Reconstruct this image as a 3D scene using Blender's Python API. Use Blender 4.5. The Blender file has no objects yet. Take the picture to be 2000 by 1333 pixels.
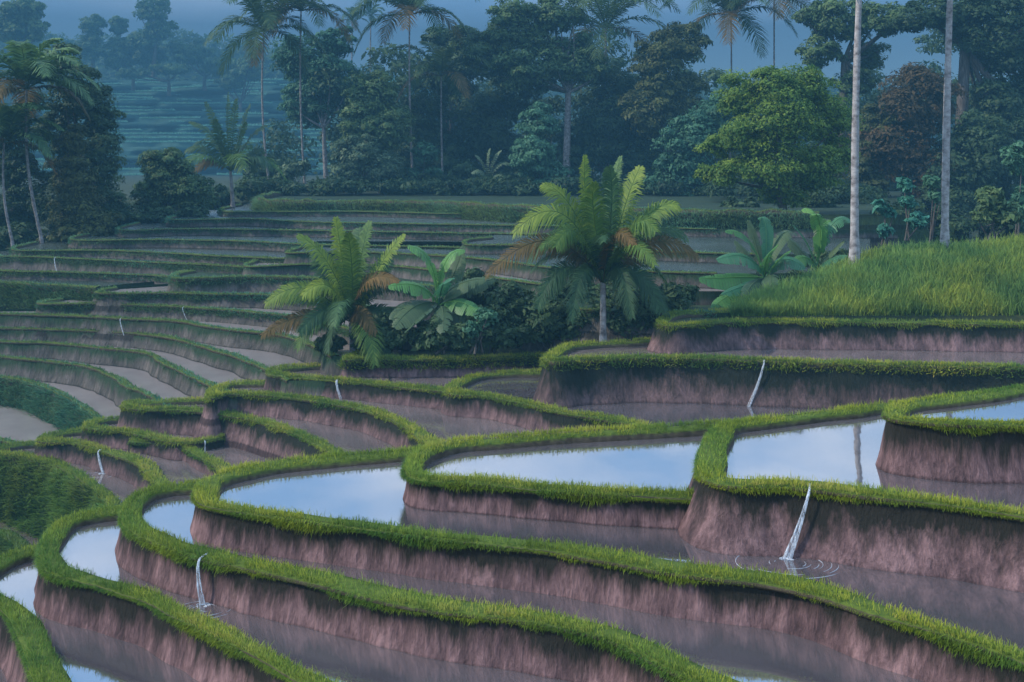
import bpy, math, random
import numpy as np
from mathutils import Vector, Matrix

SC = bpy.context.scene
COL = SC.collection
rng = np.random.default_rng(7)
random.seed(7)
ZC = 16.0            # camera height above the valley datum
HOR = 300.0          # horizon row of the 2000 x 1333 photograph
F = 2000.0           # focal length in the same pixels


def at(px, py, H):
    """point on the level H metres below the eye"""
    d = H * F / (py - HOR)
    return ((px - 1000.0) / F * d, d, ZC - H)


def atd(px, py, d):
    """point at depth d"""
    return np.array(((px - 1000.0) / F * d, d, ZC - (py - HOR) / F * d))


# ------------------------------------------------------------------ mesh helpers
def tag(o, label=None, cat=None, group=None, kind=None):
    if label: o['label'] = label
    if cat: o['category'] = cat
    if group: o['group'] = group
    if kind: o['kind'] = kind
    return o


def empty(name, loc, label=None, cat=None, group=None):
    o = bpy.data.objects.new(name, None)
    COL.objects.link(o)
    o.location = loc
    o.empty_display_size = 0.3
    tag(o, label, cat, group)
    return o


def mesh(name, V, Fq, mat, parent=None, tint=None, smooth=False, extra=None, matidx=None):
    """V Nx3 world coordinates, Fq a list of face arrays (each n x k)"""
    V = np.asarray(V, dtype=np.float32).reshape(-1, 3)
    if parent is not None:
        V = V - np.array(parent.location, dtype=np.float32)
    if not isinstance(Fq, (list, tuple)): Fq = [Fq]
    Fq = [np.asarray(f, dtype=np.int32) for f in Fq if len(f)]
    me = bpy.data.meshes.new(name)
    me.vertices.add(len(V)); me.vertices.foreach_set('co', V.ravel())
    nl = sum(f.size for f in Fq); npoly = sum(len(f) for f in Fq)
    me.loops.add(nl); me.polygons.add(npoly)
    me.loops.foreach_set('vertex_index', np.concatenate([f.ravel() for f in Fq]))
    tot = np.concatenate([np.full(len(f), f.shape[1], dtype=np.int32) for f in Fq])
    st = np.concatenate(([0], np.cumsum(tot)[:-1])).astype(np.int32)
    me.polygons.foreach_set('loop_start', st)
    if smooth: me.polygons.foreach_set('use_smooth', np.ones(npoly, dtype=bool))
    if tint is not None:
        a = me.attributes.new('tint', 'FLOAT', 'POINT'); a.data.foreach_set('value', np.asarray(tint, dtype=np.float32))
    if extra:
        for k, v in extra.items():
            a = me.attributes.new(k, 'FLOAT', 'POINT'); a.data.foreach_set('value', np.asarray(v, dtype=np.float32))
    for m in (mat if isinstance(mat, (list, tuple)) else [mat]): me.materials.append(m)
    if matidx is not None: me.polygons.foreach_set('material_index', np.asarray(matidx, dtype=np.int32))
    me.update(calc_edges=True); me.validate()
    o = bpy.data.objects.new(name, me); COL.objects.link(o)
    if parent is not None: o.parent = parent
    return o


class Acc:
    """collects vertices, quads, tris, tints"""
    def __init__(s): s.V = []; s.Q = []; s.T = []; s.t = []; s.n = 0
    def add(s, V, Q=None, T=None, tint=0.5):
        V = np.asarray(V, dtype=np.float32).reshape(-1, 3)
        if Q is not None and len(Q): s.Q.append(np.asarray(Q) + s.n)
        if T is not None and len(T): s.T.append(np.asarray(T) + s.n)
        s.V.append(V); s.t.append(np.broadcast_to(np.asarray(tint, dtype=np.float32), (len(V),)))
        s.n += len(V)
    def build(s, name, mat, parent=None, smooth=False):
        fs = []
        if s.Q: fs.append(np.concatenate(s.Q))
        if s.T: fs.append(np.concatenate(s.T))
        return mesh(name, np.concatenate(s.V), fs, mat, parent, np.concatenate(s.t), smooth)


def hashn(i):
    x = np.sin(i * 127.1 + 311.7) * 43758.5453
    return x - np.floor(x)


def noise1(x, seed=0.0):
    x = np.asarray(x, dtype=float) + seed * 17.31
    i = np.floor(x); f = x - i; f = f * f * (3 - 2 * f)
    return (hashn(i) * (1 - f) + hashn(i + 1) * f) * 2 - 1


def noise2(x, y, seed=0.0):
    x = np.asarray(x, dtype=float) + seed * 13.7; y = np.asarray(y, dtype=float) - seed * 7.9
    i = np.floor(x); j = np.floor(y); fx = x - i; fy = y - j
    fx = fx * fx * (3 - 2 * fx); fy = fy * fy * (3 - 2 * fy)
    h = lambda a, b: hashn(a + b * 57.0)
    return ((h(i, j) * (1 - fx) + h(i + 1, j) * fx) * (1 - fy) + (h(i, j + 1) * (1 - fx) + h(i + 1, j + 1) * fx) * fy) * 2 - 1


def catmull(P, step):
    P = np.asarray(P, dtype=float)
    if len(P) < 3: 
        n = max(2, int(np.linalg.norm(P[-1] - P[0]) / step)); t = np.linspace(0, 1, n)[:, None]
        return P[0] * (1 - t) + P[-1] * t
    Q = np.vstack([2 * P[0] - P[1], P, 2 * P[-1] - P[-2]])
    out = []
    for k in range(1, len(Q) - 2):
        p0, p1, p2, p3 = Q[k - 1], Q[k], Q[k + 1], Q[k + 2]
        # centripetal form
        t0 = 0; t1 = t0 + max(1e-4, np.linalg.norm(p1 - p0)) ** .5; t2 = t1 + max(1e-4, np.linalg.norm(p2 - p1)) ** .5; t3 = t2 + max(1e-4, np.linalg.norm(p3 - p2)) ** .5
        n = max(1, int(math.ceil(np.linalg.norm(p2 - p1) / step)))
        t = (t1 + (t2 - t1) * np.arange(n) / n)[:, None]
        A1 = (t1 - t) / (t1 - t0) * p0 + (t - t0) / (t1 - t0) * p1
        A2 = (t2 - t) / (t2 - t1) * p1 + (t - t1) / (t2 - t1) * p2
        A3 = (t3 - t) / (t3 - t2) * p2 + (t - t2) / (t3 - t2) * p3
        B1 = (t2 - t) / (t2 - t0) * A1 + (t - t0) / (t2 - t0) * A2
        B2 = (t3 - t) / (t3 - t1) * A2 + (t - t1) / (t3 - t1) * A3
        out.append((t2 - t) / (t2 - t1) * B1 + (t - t1) / (t2 - t1) * B2)
    out.append(P[-1][None])
    return np.vstack(out)


# ------------------------------------------------------------------ materials
def nt(name):
    m = bpy.data.materials.new(name); m.use_nodes = True
    n = m.node_tree; n.nodes.clear()
    return m, n, n.nodes, n.links


def ramp(N, stops, fac, L, interp='LINEAR'):
    r = N.new('ShaderNodeValToRGB'); r.color_ramp.interpolation = interp
    e = r.color_ramp.elements
    while len(e) < len(stops): e.new(0.5)
    for k, (p, c) in enumerate(stops):
        e[k].position = p; e[k].color = (c[0], c[1], c[2], 1)
    if fac is not None: L.new(fac, r.inputs[0])
    return r.outputs[0]


def noise_node(N, L, vec, scale, detail=4, rough=.55, mapscale=None):
    if mapscale:
        mp = N.new('ShaderNodeMapping'); mp.inputs['Scale'].default_value = mapscale
        L.new(vec, mp.inputs['Vector']); vec = mp.outputs[0]
    n = N.new('ShaderNodeTexNoise'); n.inputs['Scale'].default_value = scale
    n.inputs['Detail'].default_value = detail; n.inputs['Roughness'].default_value = rough
    L.new(vec, n.inputs['Vector'])
    return n.outputs['Fac']


def world_pos(N):
    return N.new('ShaderNodeNewGeometry').outputs['Position']


def math_node(N, L, op, a, b=None, clamp=False):
    m = N.new('ShaderNodeMath'); m.operation = op; m.use_clamp = clamp
    for k, v in enumerate((a, b)):
        if v is None: continue
        if isinstance(v, (int, float)): m.inputs[k].default_value = v
        else: L.new(v, m.inputs[k])
    return m.outputs[0]


def mixc(N, L, fac, a, b, mode='MIX'):
    m = N.new('ShaderNodeMix'); m.data_type = 'RGBA'; m.blend_type = mode
    for k, v in ((0, fac), (6, a), (7, b)):
        if isinstance(v, (int, float)): m.inputs[k].default_value = v
        elif isinstance(v, tuple): m.inputs[k].default_value = (*v, 1)
        else: L.new(v, m.inputs[k])
    return m.outputs[2]


def foliage_mat(name, stops, patch=None, patch_scale=.5, trans=.3, rough=.6, spec=.25, soft=0.0):
    """stops: colour ramp over the per-leaf tint; patch: second ramp colour mixed in by a broad noise"""
    m, n, N, L = nt(name)
    a = N.new('ShaderNodeAttribute'); a.attribute_name = 'tint'
    c = ramp(N, stops, a.outputs['Fac'], L)
    if patch:
        nf = noise_node(N, L, world_pos(N), patch_scale, 3)
        f = ramp(N, [(.42, (0, 0, 0)), (.62, (1, 1, 1))], nf, L)
        c2 = ramp(N, patch, a.outputs['Fac'], L)
        c = mixc(N, L, f, c, c2)
    p = N.new('ShaderNodeBsdfPrincipled')
    p.inputs['Roughness'].default_value = rough; p.inputs['Specular IOR Level'].default_value = spec
    L.new(c, p.inputs['Base Color'])
    t = N.new('ShaderNodeBsdfTranslucent'); L.new(c, t.inputs['Color'])
    if soft:                                   # a sward's blades shade together: lean each normal towards the sky
        g = N.new('ShaderNodeNewGeometry'); vm = N.new('ShaderNodeMix'); vm.data_type = 'VECTOR'
        vm.inputs[0].default_value = soft; L.new(g.outputs['Normal'], vm.inputs[4]); vm.inputs[5].default_value = (0, 0, 1)
        nn = N.new('ShaderNodeVectorMath'); nn.operation = 'NORMALIZE'; L.new(vm.outputs[1], nn.inputs[0])
        L.new(nn.outputs[0], p.inputs['Normal'])
    mx = N.new('ShaderNodeMixShader'); mx.inputs[0].default_value = trans
    L.new(p.outputs[0], mx.inputs[1]); L.new(t.outputs[0], mx.inputs[2])
    o = N.new('ShaderNodeOutputMaterial'); L.new(mx.outputs[0], o.inputs['Surface'])
    return m


def earth_mat(name, light, mid, dark, moss_shade, moss_shade_amt=.5, streak=1.0, grassy=0.0):
    m, n, N, L = nt(name)
    pos = world_pos(N)
    f1 = noise_node(N, L, pos, 3.2 * streak, 6, .65, (1, 1, .16))
    f2 = noise_node(N, L, pos, .55 * streak, 3, .5, (1, 1, .6))
    f3 = noise_node(N, L, pos, 12 * streak, 5, .75, (1, 1, .10))
    s = math_node(N, L, 'ADD', math_node(N, L, 'MULTIPLY', f1, .5), math_node(N, L, 'ADD', math_node(N, L, 'MULTIPLY', f2, .30), math_node(N, L, 'MULTIPLY', f3, .35)))
    c = ramp(N, [(.46, dark), (.575, mid), (.70, light)], s, L)
    # algae and the grass lip's shade, painted dark in ragged tongues below the lip
    h = N.new('ShaderNodeAttribute'); h.attribute_name = 'drop'
    fr = noise_node(N, L, pos, 1.1 * streak, 5, .65, (1, 1, .25))
    fr2 = noise_node(N, L, pos, 7 * streak, 4, .7, (1, 1, .12))
    e = math_node(N, L, 'SUBTRACT', math_node(N, L, 'ADD', math_node(N, L, 'MULTIPLY', fr, 1.9), math_node(N, L, 'MULTIPLY', fr2, .9)), math_node(N, L, 'ADD', math_node(N, L, 'MULTIPLY', h.outputs['Fac'], 1.25), 1.40 - moss_shade_amt))
    mf = ramp(N, [(.0, (0, 0, 0)), (.50, (1, 1, 1))], e, L)
    c = mixc(N, L, mf, c, moss_shade)
    # wet dark line at the waterline
    w = N.new('ShaderNodeAttribute'); w.attribute_name = 'wet'
    wf = math_node(N, L, 'ADD', w.outputs['Fac'], math_node(N, L, 'MULTIPLY', math_node(N, L, 'SUBTRACT', f3, .5), .12))
    wm = ramp(N, [(.0, (1, 1, 1)), (.07, (0, 0, 0))], wf, L)
    c = mixc(N, L, math_node(N, L, 'MULTIPLY', wm, .75), c, tuple(v * .35 for v in dark))
    p = N.new('ShaderNodeBsdfPrincipled'); p.inputs['Roughness'].default_value = .85; p.inputs['Specular IOR Level'].default_value = .2
    L.new(c, p.inputs['Base Color'])
    b = N.new('ShaderNodeBump'); b.inputs['Strength'].default_value = 1.0; b.inputs['Distance'].default_value = .12 / streak
    L.new(math_node(N, L, 'ADD', f1, math_node(N, L, 'MULTIPLY', f3, .6)), b.inputs['Height']); L.new(b.outputs[0], p.inputs['Normal'])
    o = N.new('ShaderNodeOutputMaterial'); L.new(p.outputs[0], o.inputs['Surface'])
    return m


def water_mat(name, refl, mud, mud2, rough=.03, bump=.02, scale=1.5):
    m, n, N, L = nt(name)
    pos = world_pos(N)
    f = noise_node(N, L, pos, .6, 4)
    c = ramp(N, [(.35, mud), (.65, mud2)], f, L)
    d = N.new('ShaderNodeBsdfDiffuse'); L.new(c, d.inputs['Color'])
    g = N.new('ShaderNodeBsdfGlossy'); g.inputs['Roughness'].default_value = rough
    g.inputs['Color'].default_value = (1, 1, 1, 1)
    rp = noise_node(N, L, pos, scale, 3, .5, (1, .45, 1))
    b = N.new('ShaderNodeBump'); b.inputs['Strength'].default_value = bump; b.inputs['Distance'].default_value = .1
    L.new(rp, b.inputs['Height']); L.new(b.outputs[0], g.inputs['Normal'])
    lw = N.new('ShaderNodeFresnel'); lw.inputs['IOR'].default_value = 1.5
    fac = math_node(N, L, 'ADD', math_node(N, L, 'MULTIPLY', lw.outputs[0], .5), refl, True)
    mx = N.new('ShaderNodeMixShader'); L.new(fac, mx.inputs[0])
    L.new(d.outputs[0], mx.inputs[1]); L.new(g.outputs[0], mx.inputs[2])
    o = N.new('ShaderNodeOutputMaterial'); L.new(mx.outputs[0], o.inputs['Surface'])
    return m


def simple_mat(name, stops, scale=2, mapscale=None, rough=.8, bump=.3, dist=.05, spec=.2):
    m, n, N, L = nt(name)
    f = noise_node(N, L, world_pos(N), scale, 6, .6, mapscale)
    c = ramp(N, stops, f, L)
    p = N.new('ShaderNodeBsdfPrincipled'); p.inputs['Roughness'].default_value = rough; p.inputs['Specular IOR Level'].default_value = spec
    L.new(c, p.inputs['Base Color'])
    b = N.new('ShaderNodeBump'); b.inputs['Strength'].default_value = bump; b.inputs['Distance'].default_value = dist
    L.new(f, b.inputs['Height']); L.new(b.outputs[0], p.inputs['Normal'])
    o = N.new('ShaderNodeOutputMaterial'); L.new(p.outputs[0], o.inputs['Surface'])
    return m


M = {}
M['earth'] = earth_mat('pink_earth', (.34, .195, .182), (.165, .094, .090), (.066, .040, .040), (.022, .020, .015), .86, 1.6)
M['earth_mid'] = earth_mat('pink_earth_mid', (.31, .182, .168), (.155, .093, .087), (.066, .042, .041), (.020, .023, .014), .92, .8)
M['earth_shade'] = earth_mat('shaded_earth', (.22, .13, .12), (.12, .075, .068), (.05, .034, .032), (.018, .022, .014), 1.05, .8)  # darker copy of the mid earth, with the wall's shade painted into its colours
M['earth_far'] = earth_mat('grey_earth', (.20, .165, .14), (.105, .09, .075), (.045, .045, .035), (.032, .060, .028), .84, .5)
M['earth_green'] = earth_mat('overgrown_earth', (.06, .095, .035), (.04, .07, .025), (.02, .04, .018), (.02, .035, .014), .5, .6)
GR = [(0, (.055, .105, .012)), (.5, (.235, .295, .022)), (.86, (.46, .46, .04)), (1, (.50, .42, .10))]
GR2 = [(0, (.03, .085, .016)), (.5, (.105, .205, .028)), (1, (.30, .38, .045))]
M['grass'] = foliage_mat('rim_grass', GR, GR2, .45, .35, soft=.6)
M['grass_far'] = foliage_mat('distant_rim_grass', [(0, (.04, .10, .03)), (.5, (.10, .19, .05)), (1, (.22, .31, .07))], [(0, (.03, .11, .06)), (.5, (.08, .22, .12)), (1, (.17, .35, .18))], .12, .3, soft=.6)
M['grass_dark'] = foliage_mat('bank_grass', [(0, (.03, .05, .008)), (.5, (.085, .12, .016)), (1, (.20, .24, .028))], [(0, (.022, .055, .012)), (.5, (.065, .13, .02)), (1, (.15, .25, .035))], .35, .3, soft=.4)
M['grass_hill'] = foliage_mat('hill_grass', [(0, (.085, .15, .022)), (.5, (.25, .34, .04)), (1, (.50, .52, .06))], [(0, (.05, .14, .035)), (.5, (.14, .28, .06)), (1, (.30, .44, .09))], .22, .4, soft=.65)
M['water'] = water_mat('pond_water', .36, (.080, .068, .070), (.11, .092, .094))
M['water_mud'] = water_mat('muddy_water', .12, (.21, .172, .155), (.26, .215, .19), .12)
M['water_mid'] = water_mat('shallow_water', .24, (.13, .098, .09), (.17, .13, .118), .05)
M['water_dark'] = water_mat('planted_paddy_water', .04, (.022, .034, .022), (.04, .05, .034), .25)
M['field'] = simple_mat('green_field', [(.3, (.012, .026, .014)), (.5, (.026, .045, .022)), (.72, (.055, .075, .035))], .9, (.35, 2, 1), .9, .2)
def bund_mat():
    m, n, N, L = nt('bund_earth')
    g = N.new('ShaderNodeNewGeometry'); f = noise_node(N, L, g.outputs['Position'], 9, 5, .65)
    sx = N.new('ShaderNodeSeparateXYZ'); L.new(g.outputs['Normal'], sx.inputs[0])
    k = ramp(N, [(.45, (0, 0, 0)), (.75, (1, 1, 1))], math_node(N, L, 'ADD', sx.outputs['Z'], math_node(N, L, 'MULTIPLY', math_node(N, L, 'SUBTRACT', f, .5), .6)), L)
    c = mixc(N, L, k, ramp(N, [(.35, (.045, .036, .022)), (.65, (.095, .072, .05))], f, L), ramp(N, [(.35, (.05, .08, .014)), (.65, (.10, .13, .02))], f, L))
    p = N.new('ShaderNodeBsdfPrincipled'); p.inputs['Roughness'].default_value = .9; p.inputs['Specular IOR Level'].default_value = .15; L.new(c, p.inputs['Base Color'])
    o = N.new('ShaderNodeOutputMaterial'); L.new(p.outputs[0], o.inputs['Surface'])
    return m
M['bund'] = bund_mat()
M['soil'] = simple_mat('soil', [(.3, (.02, .03, .012)), (.7, (.05, .06, .02))], 1.5)


# ------------------------------------------------------------------ grass blades
def blades(acc, P, up, length, width, tint, bend=.35):
    """P Nx3 roots, up Nx3 unit growth directions; each blade is a bent strip of two faces"""
    n = len(P)
    if n == 0: return
    P = np.asarray(P, float)
    up = up / np.linalg.norm(up, axis=1, keepdims=True)
    a = rng.uniform(0, 2 * np.pi, n)
    side = np.stack([np.cos(a), np.sin(a), np.zeros(n)], 1)
    L_ = (length * np.clip(rng.lognormal(-.08, .32, n), .4, 2.0))[:, None]
    W_ = (width * rng.uniform(.7, 1.3, n))[:, None] * .5
    b = rng.normal(0, 1, (n, 3)) * bend; b[:, 2] = -np.abs(b[:, 2]) * .6
    mid = P + up * L_ * .55 + b * L_ * .12
    tip = P + up * L_ * .95 + b * L_ * .5
    V = np.stack([P - side * W_, P + side * W_, mid + side * W_ * .8, mid - side * W_ * .8, tip + side * W_ * .15, tip - side * W_ * .15], 1).reshape(-1, 3)
    k = np.arange(n)[:, None] * 6
    Q = np.concatenate([k + np.array([0, 1, 2, 3]), k + np.array([3, 2, 4, 5])])
    tt = np.repeat(np.clip(np.asarray(tint) + rng.normal(0, .16, n), 0, 1), 6).reshape(n, 6)
    tt[:, 4:] += .1
    acc.add(V, Q, None, np.clip(tt.ravel(), 0, 1))


# ------------------------------------------------------------------ terraces
TERR = {}


def terrace(key, r, rim, hid, label, water='water', earth='earth', grass='grass', low=None, s=1.0, drop=None,
            bund=.55, bl=.12, bw=.012, dens=700, batter=.28, step=.25, depth=2.5, wlev=.14, tint=.55, mound=.07, lip=.10, rough=.05, group='rice terraces stepping down the hillside', hang=1.0):
    """rim: visible outer edge of the terrace in photograph pixels on its own level; hid: hidden closing points"""
    r = r * s; low = (r + 1.0) if low is None else low * s
    R = [at(x, y, r)[:2] for x, y in rim]
    Hd = [at(x, y, r)[:2] for x, y in hid]
    C = catmull(R, step)
    n = len(C)
    full = np.vstack([C] + [np.array(Hd)] if Hd else [C])
    area = np.sum(full[:, 0] * np.roll(full[:, 1], -1) - np.roll(full[:, 0], -1) * full[:, 1])
    if area < 0:
        C = C[::-1]; full = np.vstack([C, np.array(Hd)[::-1]]) if Hd else C
    T = np.gradient(C, axis=0); T /= np.linalg.norm(T, axis=1, keepdims=True) + 1e-9
    Nn = np.stack([T[:, 1], -T[:, 0]], 1)
    arc = np.concatenate(([0], np.cumsum(np.linalg.norm(np.diff(C, axis=0), axis=1))))
    sd = rng.uniform(0, 100)
    wob = (noise1(arc / 1.7, sd) * .6 + noise1(arc / .5, sd + 3) * .4) * rough
    C = C + Nn * wob[:, None]
    full[:n] = C
    z = ZC - r; zw = z - wlev * 1.0
    root = empty('rice_terrace', (float(C[:, 0].mean()), float(C[:, 1].mean()), float(z)), label, 'rice terrace', group)
    # closed outline normals (hidden part too)
    m = len(full)
    Tf = np.roll(full, -1, 0) - np.roll(full, 1, 0); Tf /= np.linalg.norm(Tf, axis=1, keepdims=True) + 1e-9
    Nf = np.stack([Tf[:, 1], -Tf[:, 0]], 1); Nf[:n] = Nn
    # wall
    drops = np.concatenate([np.linspace(-.02, (low - r) * 1.08, 10), [depth]]) if depth > (low - r) * 1.1 else np.linspace(-.02, depth, 10)
    arcf = np.concatenate(([0], np.cumsum(np.linalg.norm(np.diff(full, axis=0), axis=1))))
    rows = []
    for k, dz in enumerate(drops):
        fl = max(0, dz) / (low - r)
        off = batter * max(0, dz) + .10 * (low - r) * max(0, fl - .75) * 1.2
        nz = (noise2(arcf * 1.1, np.full(m, dz * .5), sd) * .07 + noise2(arcf * 3.5, np.full(m, dz * 1.1), sd + 5) * .035) * min(1, fl * 3) * (low - r)
        q = full + Nf * (off + nz)[:, None]
        rows.append(np.column_stack([q, np.full(m, z - dz)]))
    V = np.concatenate(rows)
    i = np.arange(m); j = (i + 1) % m
    Q = np.concatenate([np.stack([i + k * m, i + (k + 1) * m, j + (k + 1) * m, j + k * m], 1) for k in range(len(drops) - 1)])
    dr = np.repeat(np.clip(drops / (low - r), 0, 3), m)
    wet = (V[:, 2] - (ZC - low)) / (low - r) * 1.0
    mesh('earth_wall', V, Q, M[earth], root, None, True, {'drop': dr, 'wet': np.where(wet < -.3, 1, wet)})
    # water / field surface, just inside the wall skin
    if water:
        wv = np.column_stack([full - Nf * .015, np.full(m, zw)])
        mesh('water_surface' if water != 'soil' else 'field_surface', wv, [np.arange(m)[None]], M[water], root)
    # grass edge: rounded bund plus blades
    prof = [(-.04, -lip), (-.07, -lip * .4), (-.05, .02), (.12 * bund, mound * .75), (.4 * bund, mound), (.75 * bund, mound * .7), (bund, .0), (bund * 1.05, -wlev - .04)]
    bw_var = 1 + .30 * noise1(arc / 2.3, sd + 9) + .15 * noise1(arc / .6, sd + 21)
    hv = 1 + .35 * noise1(arc / .9, sd + 11)
    PR = [np.column_stack([C - Nn * (o * bw_var)[:, None], z + dz * (hv if dz > 0 else np.ones(n))]) for o, dz in prof]
    Vb = np.concatenate(PR)
    i = np.arange(n - 1)
    Qb = np.concatenate([np.stack([i + k * n, i + 1 + k * n, i + 1 + (k + 1) * n, i + (k + 1) * n], 1) for k in range(len(prof) - 1)])
    mesh('earth_bund', Vb, Qb, M['bund'], root, None, True)
    acc = Acc()
    total = arc[-1]
    nb = int(total * bund * dens)
    u = rng.uniform(0, total, nb); w = np.where(rng.random(nb) < .34, rng.uniform(0, .34, nb), rng.beta(1.0, 1.1, nb))
    idx = np.clip(np.searchsorted(arc, u) - 1, 0, n - 2)
    fr = ((u - arc[idx]) / (arc[idx + 1] - arc[idx] + 1e-9))[:, None]
    c = C[idx] * (1 - fr) + C[idx + 1] * fr; nn = Nn[idx]
    o = (-.06 + w * (bund * 1.0 + .06)) * bw_var[idx]
    zz = z + np.interp(w, [0, .06, .12, .45, .8, 1], [.015, mound * .75 + .006, mound * .95, mound * 1.02, mound * .75, 0]) * hv[idx]
    P = np.column_stack([c - nn * o[:, None], zz])
    bare = noise2(P[:, 0] / (bund * 1.4), P[:, 1] / (bund * 1.4), sd + 40) < -.52          # trodden bare patches
    keep = ~bare | (rng.random(nb) < .25)
    P = P[keep]; nn = nn[keep]; w = w[keep]; nb = len(P)
    out = np.clip(1 - w * 2.2, -.7, 1)[:, None]
    up = np.column_stack([nn * out * .30, np.full(nb, 1.0)]) + rng.normal(0, .22, (nb, 3))
    tn = tint + .26 * noise2(P[:, 0] / 1.3, P[:, 1] / 1.3, sd) + .16 * noise2(P[:, 0] / .3, P[:, 1] / .3, sd) + .12 * (1 - w)
    blades(acc, P, up, bl, bw, tn)
    # blades hanging over the lip
    nh = int(total * dens * .33 * hang)
    if nh:
        u = rng.uniform(0, total, nh); idx = np.clip(np.searchsorted(arc, u) - 1, 0, n - 2)
        fr = ((u - arc[idx]) / (arc[idx + 1] - arc[idx] + 1e-9))[:, None]
        c = C[idx] * (1 - fr) + C[idx + 1] * fr; nn = Nn[idx]
        clump = np.clip(.6 + .7 * noise1(u / .8, sd + 2) + .3 * noise1(u / .25, sd + 4), .1, 1.6)
        zz = z + rng.uniform(-lip * 1.2, mound * .9, nh) * clump
        P = np.column_stack([c + nn * .055, zz])
        up = np.column_stack([nn * rng.uniform(.25, .9, nh)[:, None], rng.uniform(-1.0, .25, nh)]) + rng.normal(0, .2, (nh, 3))
        blades(acc, P, up, bl * .95 * (.4 + .6 * clump), bw, tint - .16 + .2 * noise1(u / 1.3, sd))
    acc.build('grass_edge', M[grass], root)
    TERR[key] = dict(batter=batter, r=r, root=root, C=C, N=Nn, z=z, zw=zw, low=ZC - low)
    return root
# ------------------------------------------------------------------ the near ridge of flooded terraces
S = .6
NEAR = dict(s=S, step=.14, depth=1.7, bund=.26, bl=.062, bw=.0072, dens=3400, batter=.18, wlev=.075, mound=.03, lip=.055, rough=.035)
terrace('P0', 5.83, [(2700, 690), (2350, 718), (2100, 745), (2000, 757), (1900, 774), (1800, 786), (1752, 796), (1732, 808), (1745, 817), (1790, 823), (1850, 828), (1920, 831), (2000, 832), (2100, 834), (2350, 842), (2700, 850)],
        [(3300, 850), (3300, 690)], 'topmost pond terrace cut by the right edge, above a tall bare pink wall', low=7.0, **{**NEAR, 'bund': .2, 'wlev': .05, 'bl': .045})
terrace('P1', 6.87, [(1850, 800), (1740, 792), (1650, 802), (1560, 812), (1470, 822), (1412, 832), (1388, 850), (1378, 880), (1372, 915), (1380, 936), (1410, 946), (1460, 949), (1530, 950), (1600, 956), (1700, 969), (1800, 980), (1900, 993), (2000, 1010), (2200, 1040), (2500, 1085), (2800, 1130)],
        [(3300, 1140), (3300, 800)], 'pond terrace with a thick grassy nose and a long waterfall down its front wall', low=8.17, **{**NEAR, 'batter': .38, 'bund': .28})
terrace('P2', 7.5, [(1500, 832), (1395, 832), (1250, 842), (1100, 850), (980, 858), (900, 864), (850, 875), (815, 893), (798, 914), (797, 927), (815, 938), (900, 945), (1000, 953), (1150, 964), (1330, 975), (1420, 980)],
        [(1700, 970), (1700, 832)], 'long pond terrace with a rounded yellow grass nose and a low straight wall', low=8.125, **{**NEAR, 'bl': .07, 'mound': .055})
terrace('P3', 8.0, [(900, 875), (800, 881), (700, 889), (600, 898), (500, 910), (440, 925), (400, 942), (384, 960), (388, 977), (410, 990), (500, 1005), (600, 1018), (700, 1032), (800, 1045), (900, 1056), (1000, 1067), (1100, 1080), (1200, 1097), (1300, 1116), (1400, 1128), (1500, 1140), (1600, 1162), (1700, 1196), (1800, 1225), (1900, 1257), (2000, 1292), (2300, 1400), (2600, 1500)],
        [(3300, 1500), (3300, 868), (1500, 868), (1200, 871)], 'broad pond terrace whose wall sweeps from a rounded nose to the lower right corner', low=8.85, **NEAR)
terrace('P4', 8.68, [(500, 938), (385, 946), (320, 953), (280, 963), (255, 980), (244, 1003), (246, 1022), (265, 1040), (330, 1066), (400, 1090), (500, 1112), (600, 1134), (700, 1158), (800, 1180), (900, 1195), (1000, 1206), (1100, 1225), (1200, 1250), (1300, 1298), (1400, 1348), (1500, 1405), (1700, 1520)],
        [(2200, 1520), (2200, 930), (700, 932)], 'pond terrace with a small waterfall near its rounded nose, second from the lower left', low=9.57, **NEAR)
terrace('P5', 9.42, [(400, 985), (245, 995), (180, 1003), (130, 1017), (102, 1038), (87, 1067), (85, 1097), (98, 1116), (140, 1130), (224, 1151), (300, 1180), (350, 1208), (455, 1257), (560, 1315), (650, 1365), (800, 1450), (1000, 1580)],
        [(1500, 1580), (1500, 985), (600, 985)], 'pond terrace with a horseshoe grass nose above a dark muddy strip of water, lower left', low=10.4, **NEAR)
terrace('P6', 10.2, [(300, 1064), (85, 1067), (40, 1078), (0, 1094), (-35, 1116), (-50, 1142), (-30, 1165), (0, 1184), (25, 1208), (45, 1250), (65, 1300), (88, 1360), (110, 1420), (160, 1550)],
        [(900, 1550), (900, 1064)], 'grass rimmed terrace plunging down the lower left corner', low=11.3, **NEAR)
terrace('P7', 11.15, [(0, 1140), (-150, 1165), (-260, 1230), (-310, 1330), (-290, 1430), (-200, 1600)],
        [(700, 1600), (700, 1140)], 'lowest sliver of pond at the left edge under a pink wall', low=12.2, **NEAR)

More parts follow.
